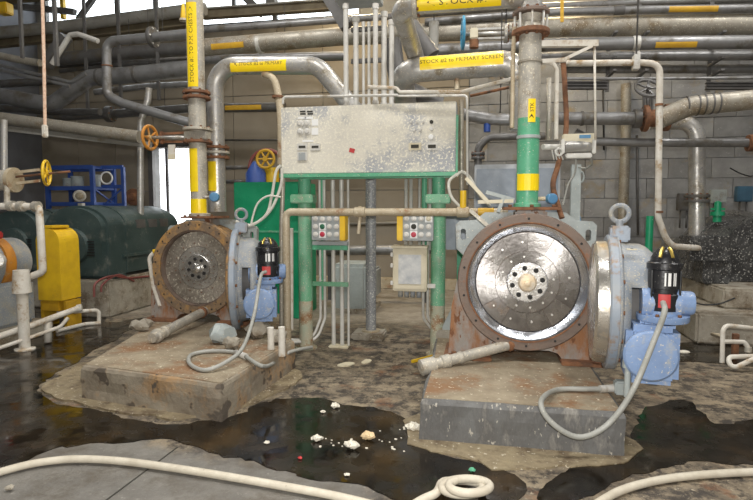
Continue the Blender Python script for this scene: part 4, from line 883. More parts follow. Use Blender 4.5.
# drooping white cables, left end of panel
for i, pts in enumerate(([(281, 165), (276, 172), (272, 195), (266, 215), (250, 225), (238, 219)], [(282, 168), (281, 185), (273, 206), (262, 219), (248, 226), (236, 221)], [(281, 197), (268, 196), (258, 203), (253, 216), (251, 226)])):
    hose('drooping_cable', [PD(x, y, 6.55 - 0.02 * i) for x, y in pts], 0.018 if i < 2 else 0.012, 'cable_white', ['pale cable drooping from the panel corner, upper loop', 'pale cable drooping from the panel corner, lower loop', 'thin pale cable arching over the green guard'][i], 'cable', group='cables in front of the green guard')
for i, pts in enumerate(([(456, 176), (462, 172), (470, 178), (480, 196), (490, 206)], [(457, 174), (449, 182), (451, 196), (460, 207)])):
    hose('drooping_cable', [PD(x, y, 6.2) for x, y in pts], 0.018, 'cable_white', ['pale cable sloping from the panel right corner to the right riser', 'pale cable hanging in a short loop at the panel right corner'][i], 'cable')

# ================================================================== overhead pipe rack
def rack(pts, Y, wpx, m, label, bend=None, name='rack_pipe', n=16):
    ps = [P(x, y, Y if not isinstance(Y, (list, tuple)) else Y[i]) for i, (x, y) in enumerate(pts)]
    if pts[-1][0] >= 790: ps.append(V(XR - 0.002, ps[-1].y, ps[-1].z))
    if pts[0][0] <= -30:      # run on to the left wall
        a_, b_ = ps[0], ps[1]; xw = XL + 0.12
        e_ = V(xw, a_.y, a_.z + (a_.z - b_.z) / (a_.x - b_.x) * (xw - a_.x))
        if a_.x < xw + 0.05: ps[0] = e_
        else: ps.insert(0, e_)
    return pipe(name, ps, wpx, m, label, bend=bend if bend is not None else 0.25, n=n, D=dep(ps[len(ps) // 2]))
def hang(t, px, py, Y, r_=0.007):
    q = P(px, py, Y); B().cyl(q, V(q.x, q.y, ZR), r_, 6).obj('hanger_rod', 'beam', t)
def clampband(t, px, py, Y, r, m='conduit', wd=0.06, ax=(1, 0, 0)):
    q = P(px, py, Y); B().lathe(q - V(wd / 2, 0, 0), ax, [(0, r + 0.002), (0.0, r + 0.012), (wd, r + 0.012), (wd, r + 0.002)], 18).obj('clamp', m, t)
# --- right half and centre
tA, r = rack([(198, 30), (340, 20), (500, 8), (655, 2), (800, -3)], 9.9, 7.5, 'steel_grey', 'slim grey pipe highest in the rack, running behind the conduits')
tB, r = rack([(425, 22), (560, 11.5), (655, 9.5), (800, 8)], 9.5, 8, 'steel_grey', 'grey pipe with a yellow tape strip at the upper right of the rack')
band(P(668, 9.5, 9.5), P(717, 8.8, 9.5), r, (0.3, -1, -0.3), 0.7, 'amber_tape', tB)
clampband(tB, 619, 10.2, 9.5, r, 'steel_dark', 0.16)
tC, rC = rack([(198, 48), (340, 36.5), (560, 27), (655, 25.5), (800, 24)], 9.65, 19.5, 'steel_tan', 'thickest pipe of the rack, tan-grey, spanning from the left riser to the right edge')
band(P(215, 47.5, 9.65), P(247, 45.0, 9.65), rC, (0.2, -1, -0.2), 0.32, 'amber_tape', tC)
clampband(tC, 260, 44.3, 9.65, rC, 'conduit', 0.07)
tD, rD = rack([(425, 51), (560, 44.5), (655, 43), (800, 41.5)], 9.3, 13, 'steel_grey', 'grey pipe with an orange tape strip, third from top at the right')
band(P(654, 44, 9.3), P(695, 43.4, 9.3), rD, (0.3, -1, -0.3), 0.42, 'amber_tape', tD, off=-0.15)
clampband(tD, 636, 43.3, 9.3, rD, 'conduit', 0.1)
tE, r = rack([(535, 57.5), (655, 56), (800, 55)], 9.7, 10, 'steel_grey', 'grey pipe directly under the orange-taped rack pipe')
clampband(tE, 636, 56.2, 9.7, r, 'conduit', 0.09)
rack([(565, 69), (800, 69)], 9.95, 9, 'steel_grey', 'grey pipe second lowest at the right of the rack')
t, r = rack([(565, 78.8), (660, 78.5), (800, 77.5)], 9.25, 3.2, 'steel_grey', 'thin conduit lowest along the right rack', n=10)
def channel(a, b, w_, h_, label, m='beam', name='channel_beam'):
    t = thing(name, label, 'beam', a); B().bar(a, b, w_, 0.012).obj('web', m, t)
    B().bar(a + V(0, -w_ * 0.0, h_ / 2), b + V(0, 0, h_ / 2), w_, 0.02).obj('flange', m, t); B().bar(a - V(0, 0, h_ / 2), b - V(0, 0, h_ / 2), w_, 0.02).obj('flange', m, t)
    B().bar(a, b, 0.02, h_).obj('stem', m, t); return t
channel(P(706, 86, 9.6), P(800, 86, 9.6), 0.12, 0.09, 'short dark channel under the rack at the right edge')
channel(P(566, 85.5, 9.6), P(607, 85.5, 9.6), 0.12, 0.1, 'short dark channel under the rack beside the rusty hose')
t, r = rack([(203, 60), (345, 56)], 10.2, 9, 'steel_grey', 'grey pipe just above the taped arch, behind it'); hang(t, 285, 58, 10.2)
tR, r = rack([(40, 117.5), (110, 114), (190, 108.5), (285, 107)], 10.4, 9, 'steel_dark', 'dark pipe lowest at the left with an orange tape strip beside the arch')
band(P(227, 108.6, 10.4), P(263, 107.8, 10.4), r, (0.3, -1, 0), 0.5, 'amber_tape', tR)
hang(tR, 165, 110, 10.4); flange(tR, P(110, 114.2, 10.4), (1, 0, 0), r * 1.8, 0.14, 'steel_dark', 6)
# hangers of the right rack
for i, (px, y0, y1) in enumerate(((638, -20, 62), (708, -20, 92), (607, -10, 92))):
    a, b = P(px, y1, 9.86), P(px, y0, 9.86); t = thing('pipe_hanger', ['hanger strap left of the orange tape on the right rack', 'hanger angle near the right edge of the rack', 'hanger angle beside the white rod'][i], 'hanger', a)
    B().bar(a, V(a.x, a.y, ZR), 0.06, 0.015, (0, 1, 0)).obj('upright', 'beam', t)
    for py in (37, 62, 74): q = P(px, py, 9.6); B().box(V(a.x, 9.6, q.z), (0.05, 0.55, 0.03)).obj('arm', 'beam', t)
# --- beams up at the windows
def ibeam(a, b, w_, h_, label, m1='beam_light', m2='beam_brown'):
    t = thing('roof_beam', label, 'beam', (a + b) / 2); x, y, z = frame(b - a)
    B().bar(a, b, 0.03, h_).obj('web', m2, t); B().bar(a + V(0, 0, h_ / 2), b + V(0, 0, h_ / 2), w_, 0.03).obj('flange', m1, t); B().bar(a - V(0, 0, h_ / 2), b - V(0, 0, h_ / 2), w_, 0.03).obj('flange', m2, t)
    return t
rack([(-60, 38), (60, 27), (190, 10), (205, 9)], 10.6, 12, 'beam_light', 'long grey tube beam crossing below the windows at the upper left', bend=0)
ibeam(P(-60, 50, 10.8), P(195, 21, 10.8), 0.16, 0.16, 'brown angle beam under the long tube beam at upper left', 'beam_brown', 'beam_brown')
ibeam(P(203, 14, 10.9), P(345, 4, 10.9), 0.16, 0.18, 'cream edged beam below the windows beside the conduits', 'beam_light', 'beam_brown')
for i, (a, b, w_) in enumerate((((78, 20, 11.2), (98, -8, 11.2), 0.10), ((240, -8, 11.2), (262, 14, 11.2), 0.16), ((322, -14, 8.6), (347, 27, 8.6), 0.20))):
    o = B().bar(P(*a), P(*b), w_, w_).obj('roof_brace', 'beam'); tag(o, ['dark diagonal brace in front of the left windows', 'dark diagonal brace in front of the middle windows', 'thick dark diagonal brace left of the conduits'][i], 'beam')
for i, (px, y0, y1, Y, wd_, m) in enumerate(((22.5, -10, 58, 8.3, 0.05, 'beam'), (57, -10, 66, 8.0, 0.055, 'beam'), (63.5, -12, 19, 11.3, 0.09, 'yellow_paint'), (156, -12, 12, 11.3, 0.09, 'beam'), (234, -12, 12, 11.3, 0.07, 'beam'), (272, -12, 12, 11.3, 0.2, 'beam'))):
    a = P(px, y1, Y); t = B().bar(a, V(a.x, a.y, ZR), wd_, wd_).obj('hanger_post', m); tag(t, ['black hanger rod at the far left', 'black hanger rod beside the pale rope', 'yellow post in front of the left windows', 'dark thin post between the windows', 'dark thin post right of the left riser', 'wide dark post above the taped arch'][i], 'hanger')
o = B().box(P(5, 9, 9.5), (0.24, 0.2, 0.22), bev=0.02).obj('crane_block', 'yellow_paint'); tag(o, 'dirty yellow crane block at the top left corner', 'block')
o = B().bar(P(-30, 2, 9.8), P(60, -6, 9.8), 0.2, 0.14).obj('roof_beam', 'beam_brown'); tag(o, 'dark brown beam along the top left corner', 'beam')
o = B().bar(P(-20, 3, 11), P(75, 12, 11), 0.12, 0.12).obj('roof_beam', 'beam'); tag(o, 'dark sloping beam above the left tube beam', 'beam')
t = thing('hanging_fitting', 'small yellow cone fitting with white rim hanging beside the left riser', 'fitting', P(183.5, 19, 8.5)); q = P(183.5, 19, 8.5)
B().lathe(q, (0, 0, 1), [(0, 0.045), (0.03, 0.05), (0.2, 0.03), (0.26, 0.01)], 14).obj('cone', 'yellow_paint', t); B().lathe(q - V(0, 0, 0.03), (0, 0, 1), [(0, 0.07), (0.03, 0.07)], 14).obj('rim', 'white_pipe', t); B().cyl(q + V(0, 0, 0.25), V(q.x, q.y, ZR), 0.008, 6).obj('cord', 'black', t)
# --- left half
t, r = rack([(60, 59), (120, 53.5), (192, 48.5)], 10.1, 13, 'steel_dark', 'thick dark pipe behind the stepped pipe at the upper left')
t, r = rack([(-40, 91), (0, 95.5), (52, 105), (90, 77.5), (130, 75), (197, 68)], 9.4, 15.5, 'steel_grey', 'thick S-bent grey pipe stepping up at the left of the rack', bend=0.35, n=20)
for px, py in ((137, 74.3), (100, 77)): clampband(t, px, py, 9.4, r, 'steel_dark', 0.05)
t, r = rack([(-40, 112.5), (0, 118), (140, 137)], 8.5, 11.5, 'steel_tan', 'pale thick pipe sloping across the left, lowest of the rack', n=20)
o = B().bar(P(-40, 123, 8.6), P(150, 145, 8.6), 0.13, 0.10).obj('cable_tray', 'beam_light'); tag(o, 'grey tray running under the pale sloping pipe', 'tray')
t, r = rack([(200, 33), (106.5, 41.5), (107, 95), (122, 103), (200, 126)], 8.8, 9, 'steel_grey', 'stepped pipe dropping down and sloping to the left riser, with a flange', bend=0.18)
flange(t, P(153, 37.2, 8.8), (1, 0, 0), r * 2.2, 0.07, 'steel_dark', 6, me=HEXB)
B().torus(P(107, 66, 8.8), (0, 0, 1), r + 0.004, 0.012, 16, 6).obj('weld', 'rust', t)
t, r = rack([(-30, 49), (20, 60), (40, 63)], 8.9, 7, 'steel_tan', 'tan pipe end sloping in at the far left')
t, r = rack([(-30, 58), (72, 82.5), (86, 74)], 9.0, 3.5, 'steel_grey', 'thin double conduit bending at the S-bend, upper one', n=10)
t, r = rack([(-30, 63.5), (70, 86)], 9.0, 3.5, 'steel_grey', 'thin double conduit sloping at the far left, lower one', n=10)
rack([(-30, 86), (60, 80)], 10.2, 8, 'steel_dark', 'dark pipe behind the thin double conduit at the left')
rack([(60, 66), (190, 57.5)], 10.5, 4, 'steel_dark', 'thin dark line over the S-bent pipe at the left', n=10)
t, r = rack([(60, 71), (130, 64), (190, 62)], 10.5, 4, 'steel_dark', 'second thin dark line over the S-bent pipe at the left', n=10); hang(t, 130, 64, 10.5)
t, r = rack([(95, 92), (150, 86), (195, 84)], 10.3, 6, 'steel_grey', 'slim grey pipe under the S-bent pipe', n=10); hang(t, 150, 86, 10.3)
rack([(-30, 106), (60, 112), (100, 112)], 10.0, 7, 'steel_dark', 'dark pipe glimpsed between the two thick left pipes')
t, r = rack([(149, 88), (148, 100), (140.5, 122), (140.5, 215)], 9.0, 6.5, 'steel_bright', 'bright vertical pipe with a bent top, standing behind the green motor', bend=0.2)
B().lathe(P(140.5, 138, 9.0), (0, 0, 1), [(0, r), (0, r * 1.35), (0.05, r * 1.35), (0.05, r)], 12).obj('collar', 'steel_dark', t)
for i, px in enumerate((159, 121, 88)):
    a = P(px, 100 if i < 2 else 112, 10.0); o = B().bar(a, V(a.x, a.y, ZR), 0.06, 0.04).obj('pipe_hanger', 'beam'); tag(o, ['hanger strap under the slim grey pipe near the left riser', 'hanger strap behind the stepped pipe', 'hanger strap beside the S-bend'][i], 'hanger')
b = B(); b.bar(P(46, 66, 9.1), P(66, 36, 9.1), 0.22, 0.14); o = b.obj('insulated_duct', 'steel_dark'); tag(o, 'dark insulated duct piece slanting up behind the pale rope', 'duct')
t, r = pipe('rack_pipe', [P(52, 64, 8.7), P(70, 35, 8.7), P(78, 34, 8.7), P(98, 41, 8.7)], 5, 'conduit', 'light bent pipe peaking beside the black hanger rod', bend=0.05, n=10)
# pale rope hanging at the left
T = thing('hanging_rope', 'pale orange rope hanging at the left with a white hook block', 'rope', PD(45, 136, 5.6))
q0 = PD(45.2, 136, 5.6); q1 = PD(42, -15, 5.6); B().tube([q0, q0.lerp(q1, 0.5) + V(0.004, 0, 0), q1, V(q1.x, q1.y, ZR)], 0.016, 0, 8).obj('line', 'rope', T)
B().box(q0 + V(0, 0, 0.05), (0.05, 0.05, 0.13), bev=0.01).obj('hook_block', 'white_pipe', T)
# --- centre jumble
t, r = pipe('rack_pipe', [P(404, 16, 7.6), P(432, 56, 7.6)], 17, 'steel_dark', 'thick dark pipe slanting down between the two taped crossovers')
t, r = pipe('rack_pipe', [P(412, 14, 7.75), P(430, 44, 7.75)], 4, 'tan_pipe', 'thin tan pipe beside the slanting dark pipe', n=10)
t, r = pipe('rack_pipe', [P(434, 22, 8.2), P(433, 56, 8.2)], 10, 'beam_light', 'pale upright stub right of the slanting dark pipe'); hang(t, 434, 22, 8.2)
a, b = P(385, 52, 7.4), P(410, 100, 7.4); t, r = pipe('rack_pipe', [P(392, 40, 7.4), P(398, 85, 7.4), P(440, 105, 7.6)], 18, 'steel_dark', 'dark bent pipe half hidden under the grey taped crossover', bend=0.3)
T = thing('gate_valve', 'silver gate valve with blue handwheel seen edge-on above the grey crossover', 'valve', P(490, 35, 8.6)); hang(T, 506, 33, 8.6, 0.012)
vq = P(490, 35, 8.6); handwheel(T, P(463, 33, 8.6), (1, 0.12, 0), 0.23, 0.022, 'wheel_blue')
B().cyl(P(463, 34, 8.6), P(522, 33, 8.6), 0.03, 10).obj('stem', 'steel_bright', T); b = B(); b.box(P(474, 34, 8.6), (0.12, 0.12, 0.16), bev=0.015); b.obj('bonnet', 'cream_box', T)
for d in (-0.07, 0.07): B().bar(P(476, 34, 8.6) + V(0, 0, d), P(506, 33, 8.6) + V(0, 0, d), 0.03, 0.03).obj('yoke_bar', 'steel_bright', T)
flange(T, P(506, 33.5, 8.6), (1, 0, 0), 0.14, 0.05, 'steel_bright', 6); flange(T, P(514, 33.5, 8.6), (1, 0, 0), 0.15, 0.05, 'rust', 6)
B().cyl(P(474, 40, 8.6), P(474, 48, 8.6), 0.07, 12).obj('foot', 'rust', T)
hose('rusty_strip', [P(514.5, 27, 5.5), P(513, 60, 5.5), P(512.5, 105, 5.5), P(512, 128, 5.5)], 0.020, 'tan_pipe', 'tan rusty hose hanging just left of the right riser', 'hose')
t, r = rack([(470, 96), (520, 85)], 8.0, 3, 'rust', 'thin brown rod slanting behind the right riser', n=8); hang(t, 519, 85.2, 8.0)
# orange tagged hanger and white bracket right of riser
o = B().bar(P(562, 22, 8.9), P(562, -8, 8.9), 0.05, 0.02, (0, 1, 0)).obj('hanger_strap', 'amber_tape'); tag(o, 'orange hanger strap at the top right of the riser', 'hanger')
T = thing('pipe_bracket', 'rust-streaked white bracket arm with diagonal brace right of the riser', 'bracket', P(575, 43, 5.9))
B().bar(P(540, 44, 5.7), P(597, 43.5, 5.9), 0.06, 0.06).obj('arm', 'white_pipe', T); B().bar(P(563, 60, 5.8), P(592, 46, 5.85), 0.03, 0.03).obj('brace', 'white_pipe', T); B().bar(P(540, 61.5, 5.7), P(566, 60, 5.8), 0.04, 0.04).obj('lower_arm', 'white_pipe', T)
t, r = pipe('white_rod', [P(594.5, 46, 5.9), P(595.5, 140, 5.9)], 2.4, 'white_pipe', 'thin white rod hanging from the bracket arm to the silver cylinder', n=8)
t, r = pipe('white_tube', [P(535, 62.5, 5.75), P(553, 62.5, 5.75), P(557, 70, 5.75), P(556, 139, 5.75)], 4.2, 'white_pipe', 'white tube turning down beside the right riser', bend=0.05, n=10)
t, r = pipe('white_tube', [P(549, 78, 5.6), P(549, 140, 5.6)], 4.5, 'pipe_splashed', 'splashed upright tube touching the right riser', n=10)
hose('rusty_hose', [PD(x, y, d) for x, y, d in ((563, 58, 5.75), (565, 90, 5.75), (566, 130, 5.7), (558, 165, 5.6), (553, 185, 5.5), (558, 205, 5.45), (562, 218, 5.4))], 0.027, 'rust', 'brown rusty hose hanging right of the riser', 'hose')
# silver positioner cylinder
T = thing('air_cylinder', 'silver air cylinder with cream cover and blue label right of the riser', 'actuator', PD(578, 158, 5.6)); q = PD(577, 147, 5.6)
B().cyl(PD(563, 147, 5.6), PD(592, 146.5, 5.65), 0.062, 20).obj('cylinder', 'steel_bright', T)
B().box(PD(578, 139, 5.65), (0.32, 0.1, 0.1), bev=0.01).obj('cover', 'cream_box', T); B().box(PD(585, 136.5, 5.58), (0.11, 0.01, 0.035)).obj('label_plate', 'blue_valve', T)
B().box(PD(578, 156, 5.63), (0.26, 0.11, 0.05), bev=0.01).obj('base', 'conduit', T)
for px in (562, 593): B().box(PD(px, 147, 5.62), (0.035, 0.15, 0.15), bev=0.008).obj('end_cap', 'conduit', T)
B().cyl(PD(543, 147, 5.5), PD(562, 147, 5.6), 0.03, 10).obj('mount_arm', 'conduit', T); B().torus(PD(559, 152, 5.5), (0.2, -1, 0), 0.035, 0.012, 16, 6).obj('hook', 'conduit', T)
for k in range(4): B().cyl(PD(554 + k * 3, 160, 5.6), PD(552 + k * 2.5, 150, 5.6), 0.008, 6).obj('tubing', 'conduit', T)
hose('thin_cable', [PD(x, y, 5.7) for x, y in ((576, 158), (575, 172), (568, 185), (563, 205))], 0.009, 'cable_grey', 'thin grey cable falling from the silver cylinder', 'cable')
hose('thin_cable', [PD(590, 157, 5.65), PD(592, 164, 5.75), PD(586, 168, 5.9), PD(578, 167, 6.02)], 0.010, 'cable_grey', 'short grey cable loop under the silver cylinder', 'cable')
# --- right background pipes
t, r = rack([(560, 63.5), (640, 62.5), (660, 64), (658, 217), (668, 246), (700, 248)], [8.0, 8.0, 8.0, 8.0, 8.05, 8.55], 6.2, 'white_pipe', 'pale arched pipe dropping in front of the block wall', bend=0.32, n=14)
for py in (106, 213): B().lathe(P(659, py, 8.0), (0, 0, 1), [(0, r), (0, r * 1.25), (0.03, r * 1.25), (0.03, r)], 12).obj('collar', 'rust', t)
B().box(P(636, 62.7, 8.0), (0.08, 0.13, 0.2), bev=0.01).obj('clamp', 'conduit', t); hang(t, 636, 62.7, 8.0, 0.012)
t, r = rack([(556, 118.5), (641, 118.5)], 9.0, 13, 'steel_grey', 'thick grey pipe ending at the dark valve in front of the block wall')
flange(t, P(637, 118.5, 9.0), (1, 0, 0), r * 1.5, 0.1, 'steel_dark', 8); clampband(t, 582, 118.5, 9.0, r, 'steel_dark', 0.04)
T = thing('gate_valve', 'dark rusty gate valve with round handwheel before the block wall', 'valve', P(648, 120, 9.0))
handwheel(T, P(648, 88, 8.95), (0.1, -0.75, 0.6), 0.18, 0.025, 'steel_dark'); B().cyl(P(648, 90, 9), P(648, 112, 9), 0.03, 10).obj('stem', 'steel_dark', T)
b = B(); b.lathe(P(643, 118.5, 9.0), (1, 0, 0), [(0, 0.2), (0.06, 0.2), (0.06, 0.13), (0.3, 0.13), (0.3, 0.2), (0.36, 0.2)], 20); b.obj('body', 'rust', T)
for px in (644, 652): B().bar(P(px, 96, 9.0), P(px, 112, 9.0), 0.03, 0.04).obj('yoke_bar', 'steel_dark', T)
t, r = rack([(660, 119), (690, 106), (800, 95)], 8.6, 20, 'steel_tan', 'thick tan-grey pipe entering from the right edge to the dark valve', bend=0.6, n=22)
for px in (686, 697, 703.5, 711, 717.5): clampband(t, px, 106 - (px - 690) * 0.1, 8.6, r - 0.004, 'steel_dark', 0.02)
t, r = rack([(575, 132), (595, 141.5), (640, 142.5), (800, 143)], 9.2, 8.5, 'steel_grey', 'slim grey pipe running level across the block wall', bend=0.15)
flange(t, P(752, 143, 9.2), (1, 0, 0), r * 1.9, 0.12, 'rust', 6)
t, r = rack([(650, 122), (697, 122), (697, 262)], 9.5, 15, 'steel_bright', 'bright vertical pipe with top elbow against the block wall', bend=0.28, n=22)
for py in (196, 201): flange(t, P(697, py, 9.5), (0, 0, 1), r * 1.55, 0.045, 'steel_dark', 8)
t, r = rack([(626, 84), (626, 130), (621.5, 255), (620, 287)], 11.87, 9.5, 'steel_tan', 'pale column pipe standing against the block wall')
t, r = rack([(603, 88), (604, 150)], 11.98, 1.6, 'black', 'thin dark line hanging on the block wall', n=6)
t, r = rack([(637, 135), (638, 235)], 11.975, 2.2, 'steel_dark', 'thin dark conduit on the block wall beside the pale column', n=8)
for i, (px, py, w_, h_, m, lab, Y) in enumerate(((684, 202, 0.24, 0.34, 'steel_dark', 'dark grey wall box left of the bright vertical pipe', 11.85), (717.5, 196.5, 0.28, 0.27, 'casing_grey', 'light grey wall box right of the bright vertical pipe', 11.85), (743.5, 194, 0.27, 0.3, 'teal_box', 'dark blue wall box at the right edge', 11.85))):
    q = P(px, py, Y); T = thing('wall_box', lab, 'electrical box', q); B().box(q, (w_, 0.16, h_), bev=0.01).obj('case', m, T); B().box(q - V(0, 0.085, 0), (w_ * 0.86, 0.02, h_ * 0.86), bev=0.006).obj('cover', m, T)
    for k in (-0.06, 0.06): B().cyl(q + V(k, 0, -h_ / 2), q + V(k, 0, -h_ / 2 - 0.35), 0.018, 8).obj('conduit', 'steel_dark', T)
hose('thin_cable', [P(x, y, 11.8) for x, y in ((730, 168), (742, 174), (753, 176), (765, 170))], 0.012, 'black', 'thin black cable sagging above the dark blue wall box', 'cable')
T = thing('green_post', 'green post standing behind the open right door', 'post', P(650, 300, 8.2)); q = P(650, 216, 8.2)
B().cyl((q.x, q.y, 0), q, 0.05, 14).obj('upright', 'green_panel', T); B().box((q.x, q.y, 0.02), (0.2, 0.2, 0.04)).obj('base_plate', 'green_panel', T)

# ================================================================== machines behind
def motor(label, x, y0, z0, w_, h_, ln):
    T = thing('electric_motor', label, 'motor', (x, y0, z0)); n = 28
    def prof(k, top=1.0):
        o = [(-w_ / 2 * k, 0.0)]
        for i in range(n + 1):
            a = PI - PI * i / n; o.append((math.cos(a) * w_ / 2 * k, (h_ - w_ / 2 * 0.62) + (math.sin(a) * w_ / 2 * 0.62) * k - (1 - k) * 0.2))
        o.append((w_ / 2 * k, 0.0)); return o
    def slab(k, ya, yb, m, name): return B().plate([prof(k)], (x, yb, z0), (1, 0, 0), (0, 0, 1), yb - ya).obj(name, m, T)
    slab(1.0, y0 + 0.12, y0 + ln - 0.2, 'motor_green', 'frame'); slab(0.93, y0, y0 + 0.12, 'motor_green', 'end_bell'); slab(1.02, y0 + 0.55, y0 + 0.62, 'motor_green', 'band'); slab(0.9, y0 + ln - 0.2, y0 + ln, 'motor_green', 'rear_bell')
    B().lathe((x, y0, z0 + h_ * 0.42), (0, -1, 0), [(0, 0.3), (0.06, 0.28), (0.08, 0.14), (0.2, 0.12)], 28).obj('bearing_boss', 'motor_green', T)
    for i in range(6): B().box((x + w_ * 0.24, y0 - 0.012, z0 + h_ * 0.30 + i * 0.045), (0.24, 0.025, 0.018)).obj('vent_slat', 'black', T)
    for i in range(3): B().box((x + w_ / 2 - 0.045, y0 + 1.0 + i * 0.36, z0 + h_ * 0.72), (0.1, 0.28, 0.16), bev=0.01).obj('vent_cover', 'steel_dark', T)
    B().box((x + w_ / 2 + 0.01, y0 + 1.1, z0 + 0.3), (0.04, 1.3, 0.05)).obj('rib', 'motor_green', T)
    for yy in (y0 + 0.3, y0 + ln - 0.5): B().box((x, yy, z0 - 0.03), (w_ + 0.16, 0.3, 0.06), bev=0.01).obj('foot', 'motor_green', T)
    return T
motor('large dark green motor behind the yellow guard', -6.62, 7.8, 0.68, 1.14, 1.16, 2.3)
motor('dark green motor cut off by the left edge', -8.35, 8.4, 0.68, 1.0, 1.1, 2.0)
for i, (x, y0, w_, ln) in enumerate(((-6.62, 7.75, 1.3, 2.5), (-8.35, 8.35, 1.2, 2.2))):
    o = B().box((x, y0 + ln / 2, 0.31), (w_, ln, 0.62), bev=0.03).obj('motor_block', 'concrete'); tag(o, ['pale concrete block under the large dark green motor', 'concrete block under the motor at the left edge'][i], 'concrete block')
# yellow coupling guard
gx, gy = -6.33, 7.12
T = thing('coupling_guard', 'bright yellow coupling guard in front of the large green motor', 'guard', (gx, gy, 0.42))
arch = [(-0.2, 0)] + [(math.cos(a) * 0.2, 0.88 + math.sin(a) * 0.2) for a in [PI - PI * i / 16 for i in range(17)]] + [(0.2, 0)]
B().plate([arch], (gx, gy + 0.22, 0.42), (1, 0, 0), (0, 0, 1), 0.4).obj('shell', 'yellow_paint', T)
B().box((gx, gy - 0.02, 1.52), (0.22, 0.34, 0.04), bev=0.01).obj('top_handle', 'yellow_paint', T); B().box((gx - 0.03, gy + 0.03, 0.34), (0.3, 0.36, 0.18), bev=0.01).obj('skirt', 'amber_tape', T)
for sx in (-1, 1): B().box((gx + sx * 0.2, gy + 0.03, 0.2), (0.05, 0.3, 0.4)).obj('bracket', 'amber_tape', T)
# third refiner at the left edge: only its bearing end is in view
bx_, by_ = -6.55, 6.0
T = thing('bearing_housing', 'blue-grey refiner bearing housing with orange stains at the left edge', 'machine', (bx_, by_, 0))
B().lathe((bx_, by_ - 0.5, 1.06), (0, 1, 0), [(0, 0.62), (0.1, 0.62), (0.1, 0.5), (0.5, 0.42), (0.55, 0.34), (1.05, 0.32), (1.05, 0.24)], 40).obj('body', 'blue_grey', T)
B().lathe((bx_, by_ + 0.1, 1.06), (0, 1, 0), [(0, 0.37), (0.14, 0.37)], 32).obj('bearing_cap', 'orange_paint', T)
B().box((bx_ + 0.05, by_ + 0.1, 0.5), (0.62, 0.9, 0.6), bev=0.05).obj('pedestal', 'blue_grey', T); B().box((bx_, by_ + 0.1, 0.1), (0.9, 1.3, 0.2), bev=0.03).obj('base', 'concrete', T)
B().lathe((bx_ + 0.36, by_ - 0.05, 1.12), (0.7, -0.7, 0), [(0, 0.1), (0.12, 0.1), (0.13, 0.07)], 18).obj('end_plug', 'steel_bright', T); B().box((bx_ + 0.2, by_ + 0.05, 1.44), (0.16, 0.2, 0.1), bev=0.02).obj('red_cap', 'red_paint', T)
# sealing-water pipework around it
PD_ = 6.9
t, r = pipe('seal_water_pipe', [PD(-30, 206, PD_), PD(39, 206.5, PD_), PD(43, 272, PD_), PD(24, 279, PD_)], 7, 'white_pipe', 'cream pipe with elbow hanging down in front of the yellow guard', bend=0.07)
for px, py, ax in ((9, 206, (1, 0, 0)), (19, 206.3, (1, 0, 0)), (34, 206.5, (1, 0, 0))): B().lathe(PD(px, py, PD_), ax, [(0, r), (0, r * 1.5), (0.07, r * 1.5), (0.07, r)], 14).obj('union', 'pipe_splashed', t)
B().tube([PD(7, 205, PD_), PD(7, 184, PD_)], 0.035).obj('riser', 'pipe_splashed', t)
t, r = pipe('rack_pipe', [PD(4, 120, 7.4), PD(4, 176, 7.4)], 6, 'steel_bright', 'bright upright pipe at the left edge above the yellow handwheel valve')
T = thing('gate_valve', 'tan gate valve with yellow handwheel at the left edge', 'valve', PD(10, 190, 7.0))
B().cyl(PD(-20, 181, 7.0), PD(14, 180, 7.0), 0.13, 20).obj('body', 'pipe_splashed', T); B().lathe(PD(12, 180, 7.0), (1, 0.1, 0), [(0, 0.16), (0.05, 0.16)], 20).obj('bonnet', 'tan_pipe', T)
for d in (-0.06, 0.08): B().bar(PD(13, 179, 7.0) + V(0, 0, d), PD(40, 176, 7.0) + V(0, 0, d), 0.03, 0.035).obj('yoke_bar', 'tan_pipe', T)
B().cyl(PD(14, 177, 7.0), PD(70, 171.5, 7.0), 0.014, 8).obj('stem', 'rust', T); handwheel(T, PD(46.5, 173, 7.0), (0.9, 0.43, 0), 0.155, 0.018, 'yellow_paint', 5)
q = PZ(25, 350); T = thing('pipe_support', 'white pipe support post on a round foot at the left', 'post', (q.x, q.y, 0))
zt_ = PD(24, 270, 6.8).z; B().lathe((q.x, q.y, 0), (0, 0, 1), [(0, 0.12), (0.02, 0.12), (0.03, 0.065), (zt_ * 0.72, 0.065), (zt_ * 0.72, 0.11), (zt_, 0.09)], 20).obj('post', 'white_pipe', T)
t, r = pipe('drain_line', [PD(-30, 346, 6.6), PD(30, 326, 7.0), PD(79, 308, 7.5)], 6.5, 'white_pipe', 'thick cream pipe with capped end under the yellow guard'); B().cyl(PD(77, 308.5, 7.5), PD(82, 307.5, 7.52), r * 1.3, 14).obj('end_cap', 'white_pipe', t)
t, r = pipe('drain_line', [PD(-30, 358, 6.5), PD(20, 341, 6.8), PD(60, 327, 7.2), PD(68, 318, 7.3)], 4, 'white_pipe', 'thin cream pipe curving below the thick capped pipe', bend=0.15, n=10)
t, r = pipe('drain_line', [PZ(57, 331, 0.03), PZ(85, 324, 0.03), PZ(101, 323, 0.03)], 4, 'white_pipe', 'thin cream pipe end lying at the puddle edge', bend=0.1, n=10)
t, r = pipe('drain_line', [PD(57, 313, 8.2), PD(99, 310, 8.4), PD(99, 324, 8.4)], 4, 'white_pipe', 'thin cream pipe stepping down beside the concrete motor block', bend=0.06, n=10)
t, r = pipe('pipe_stub', [PD(48, 318, 7.2), PD(48, 342, 7.2)], 7, 'white_pipe', 'short cream pipe leg between the thin cream pipes', n=10)
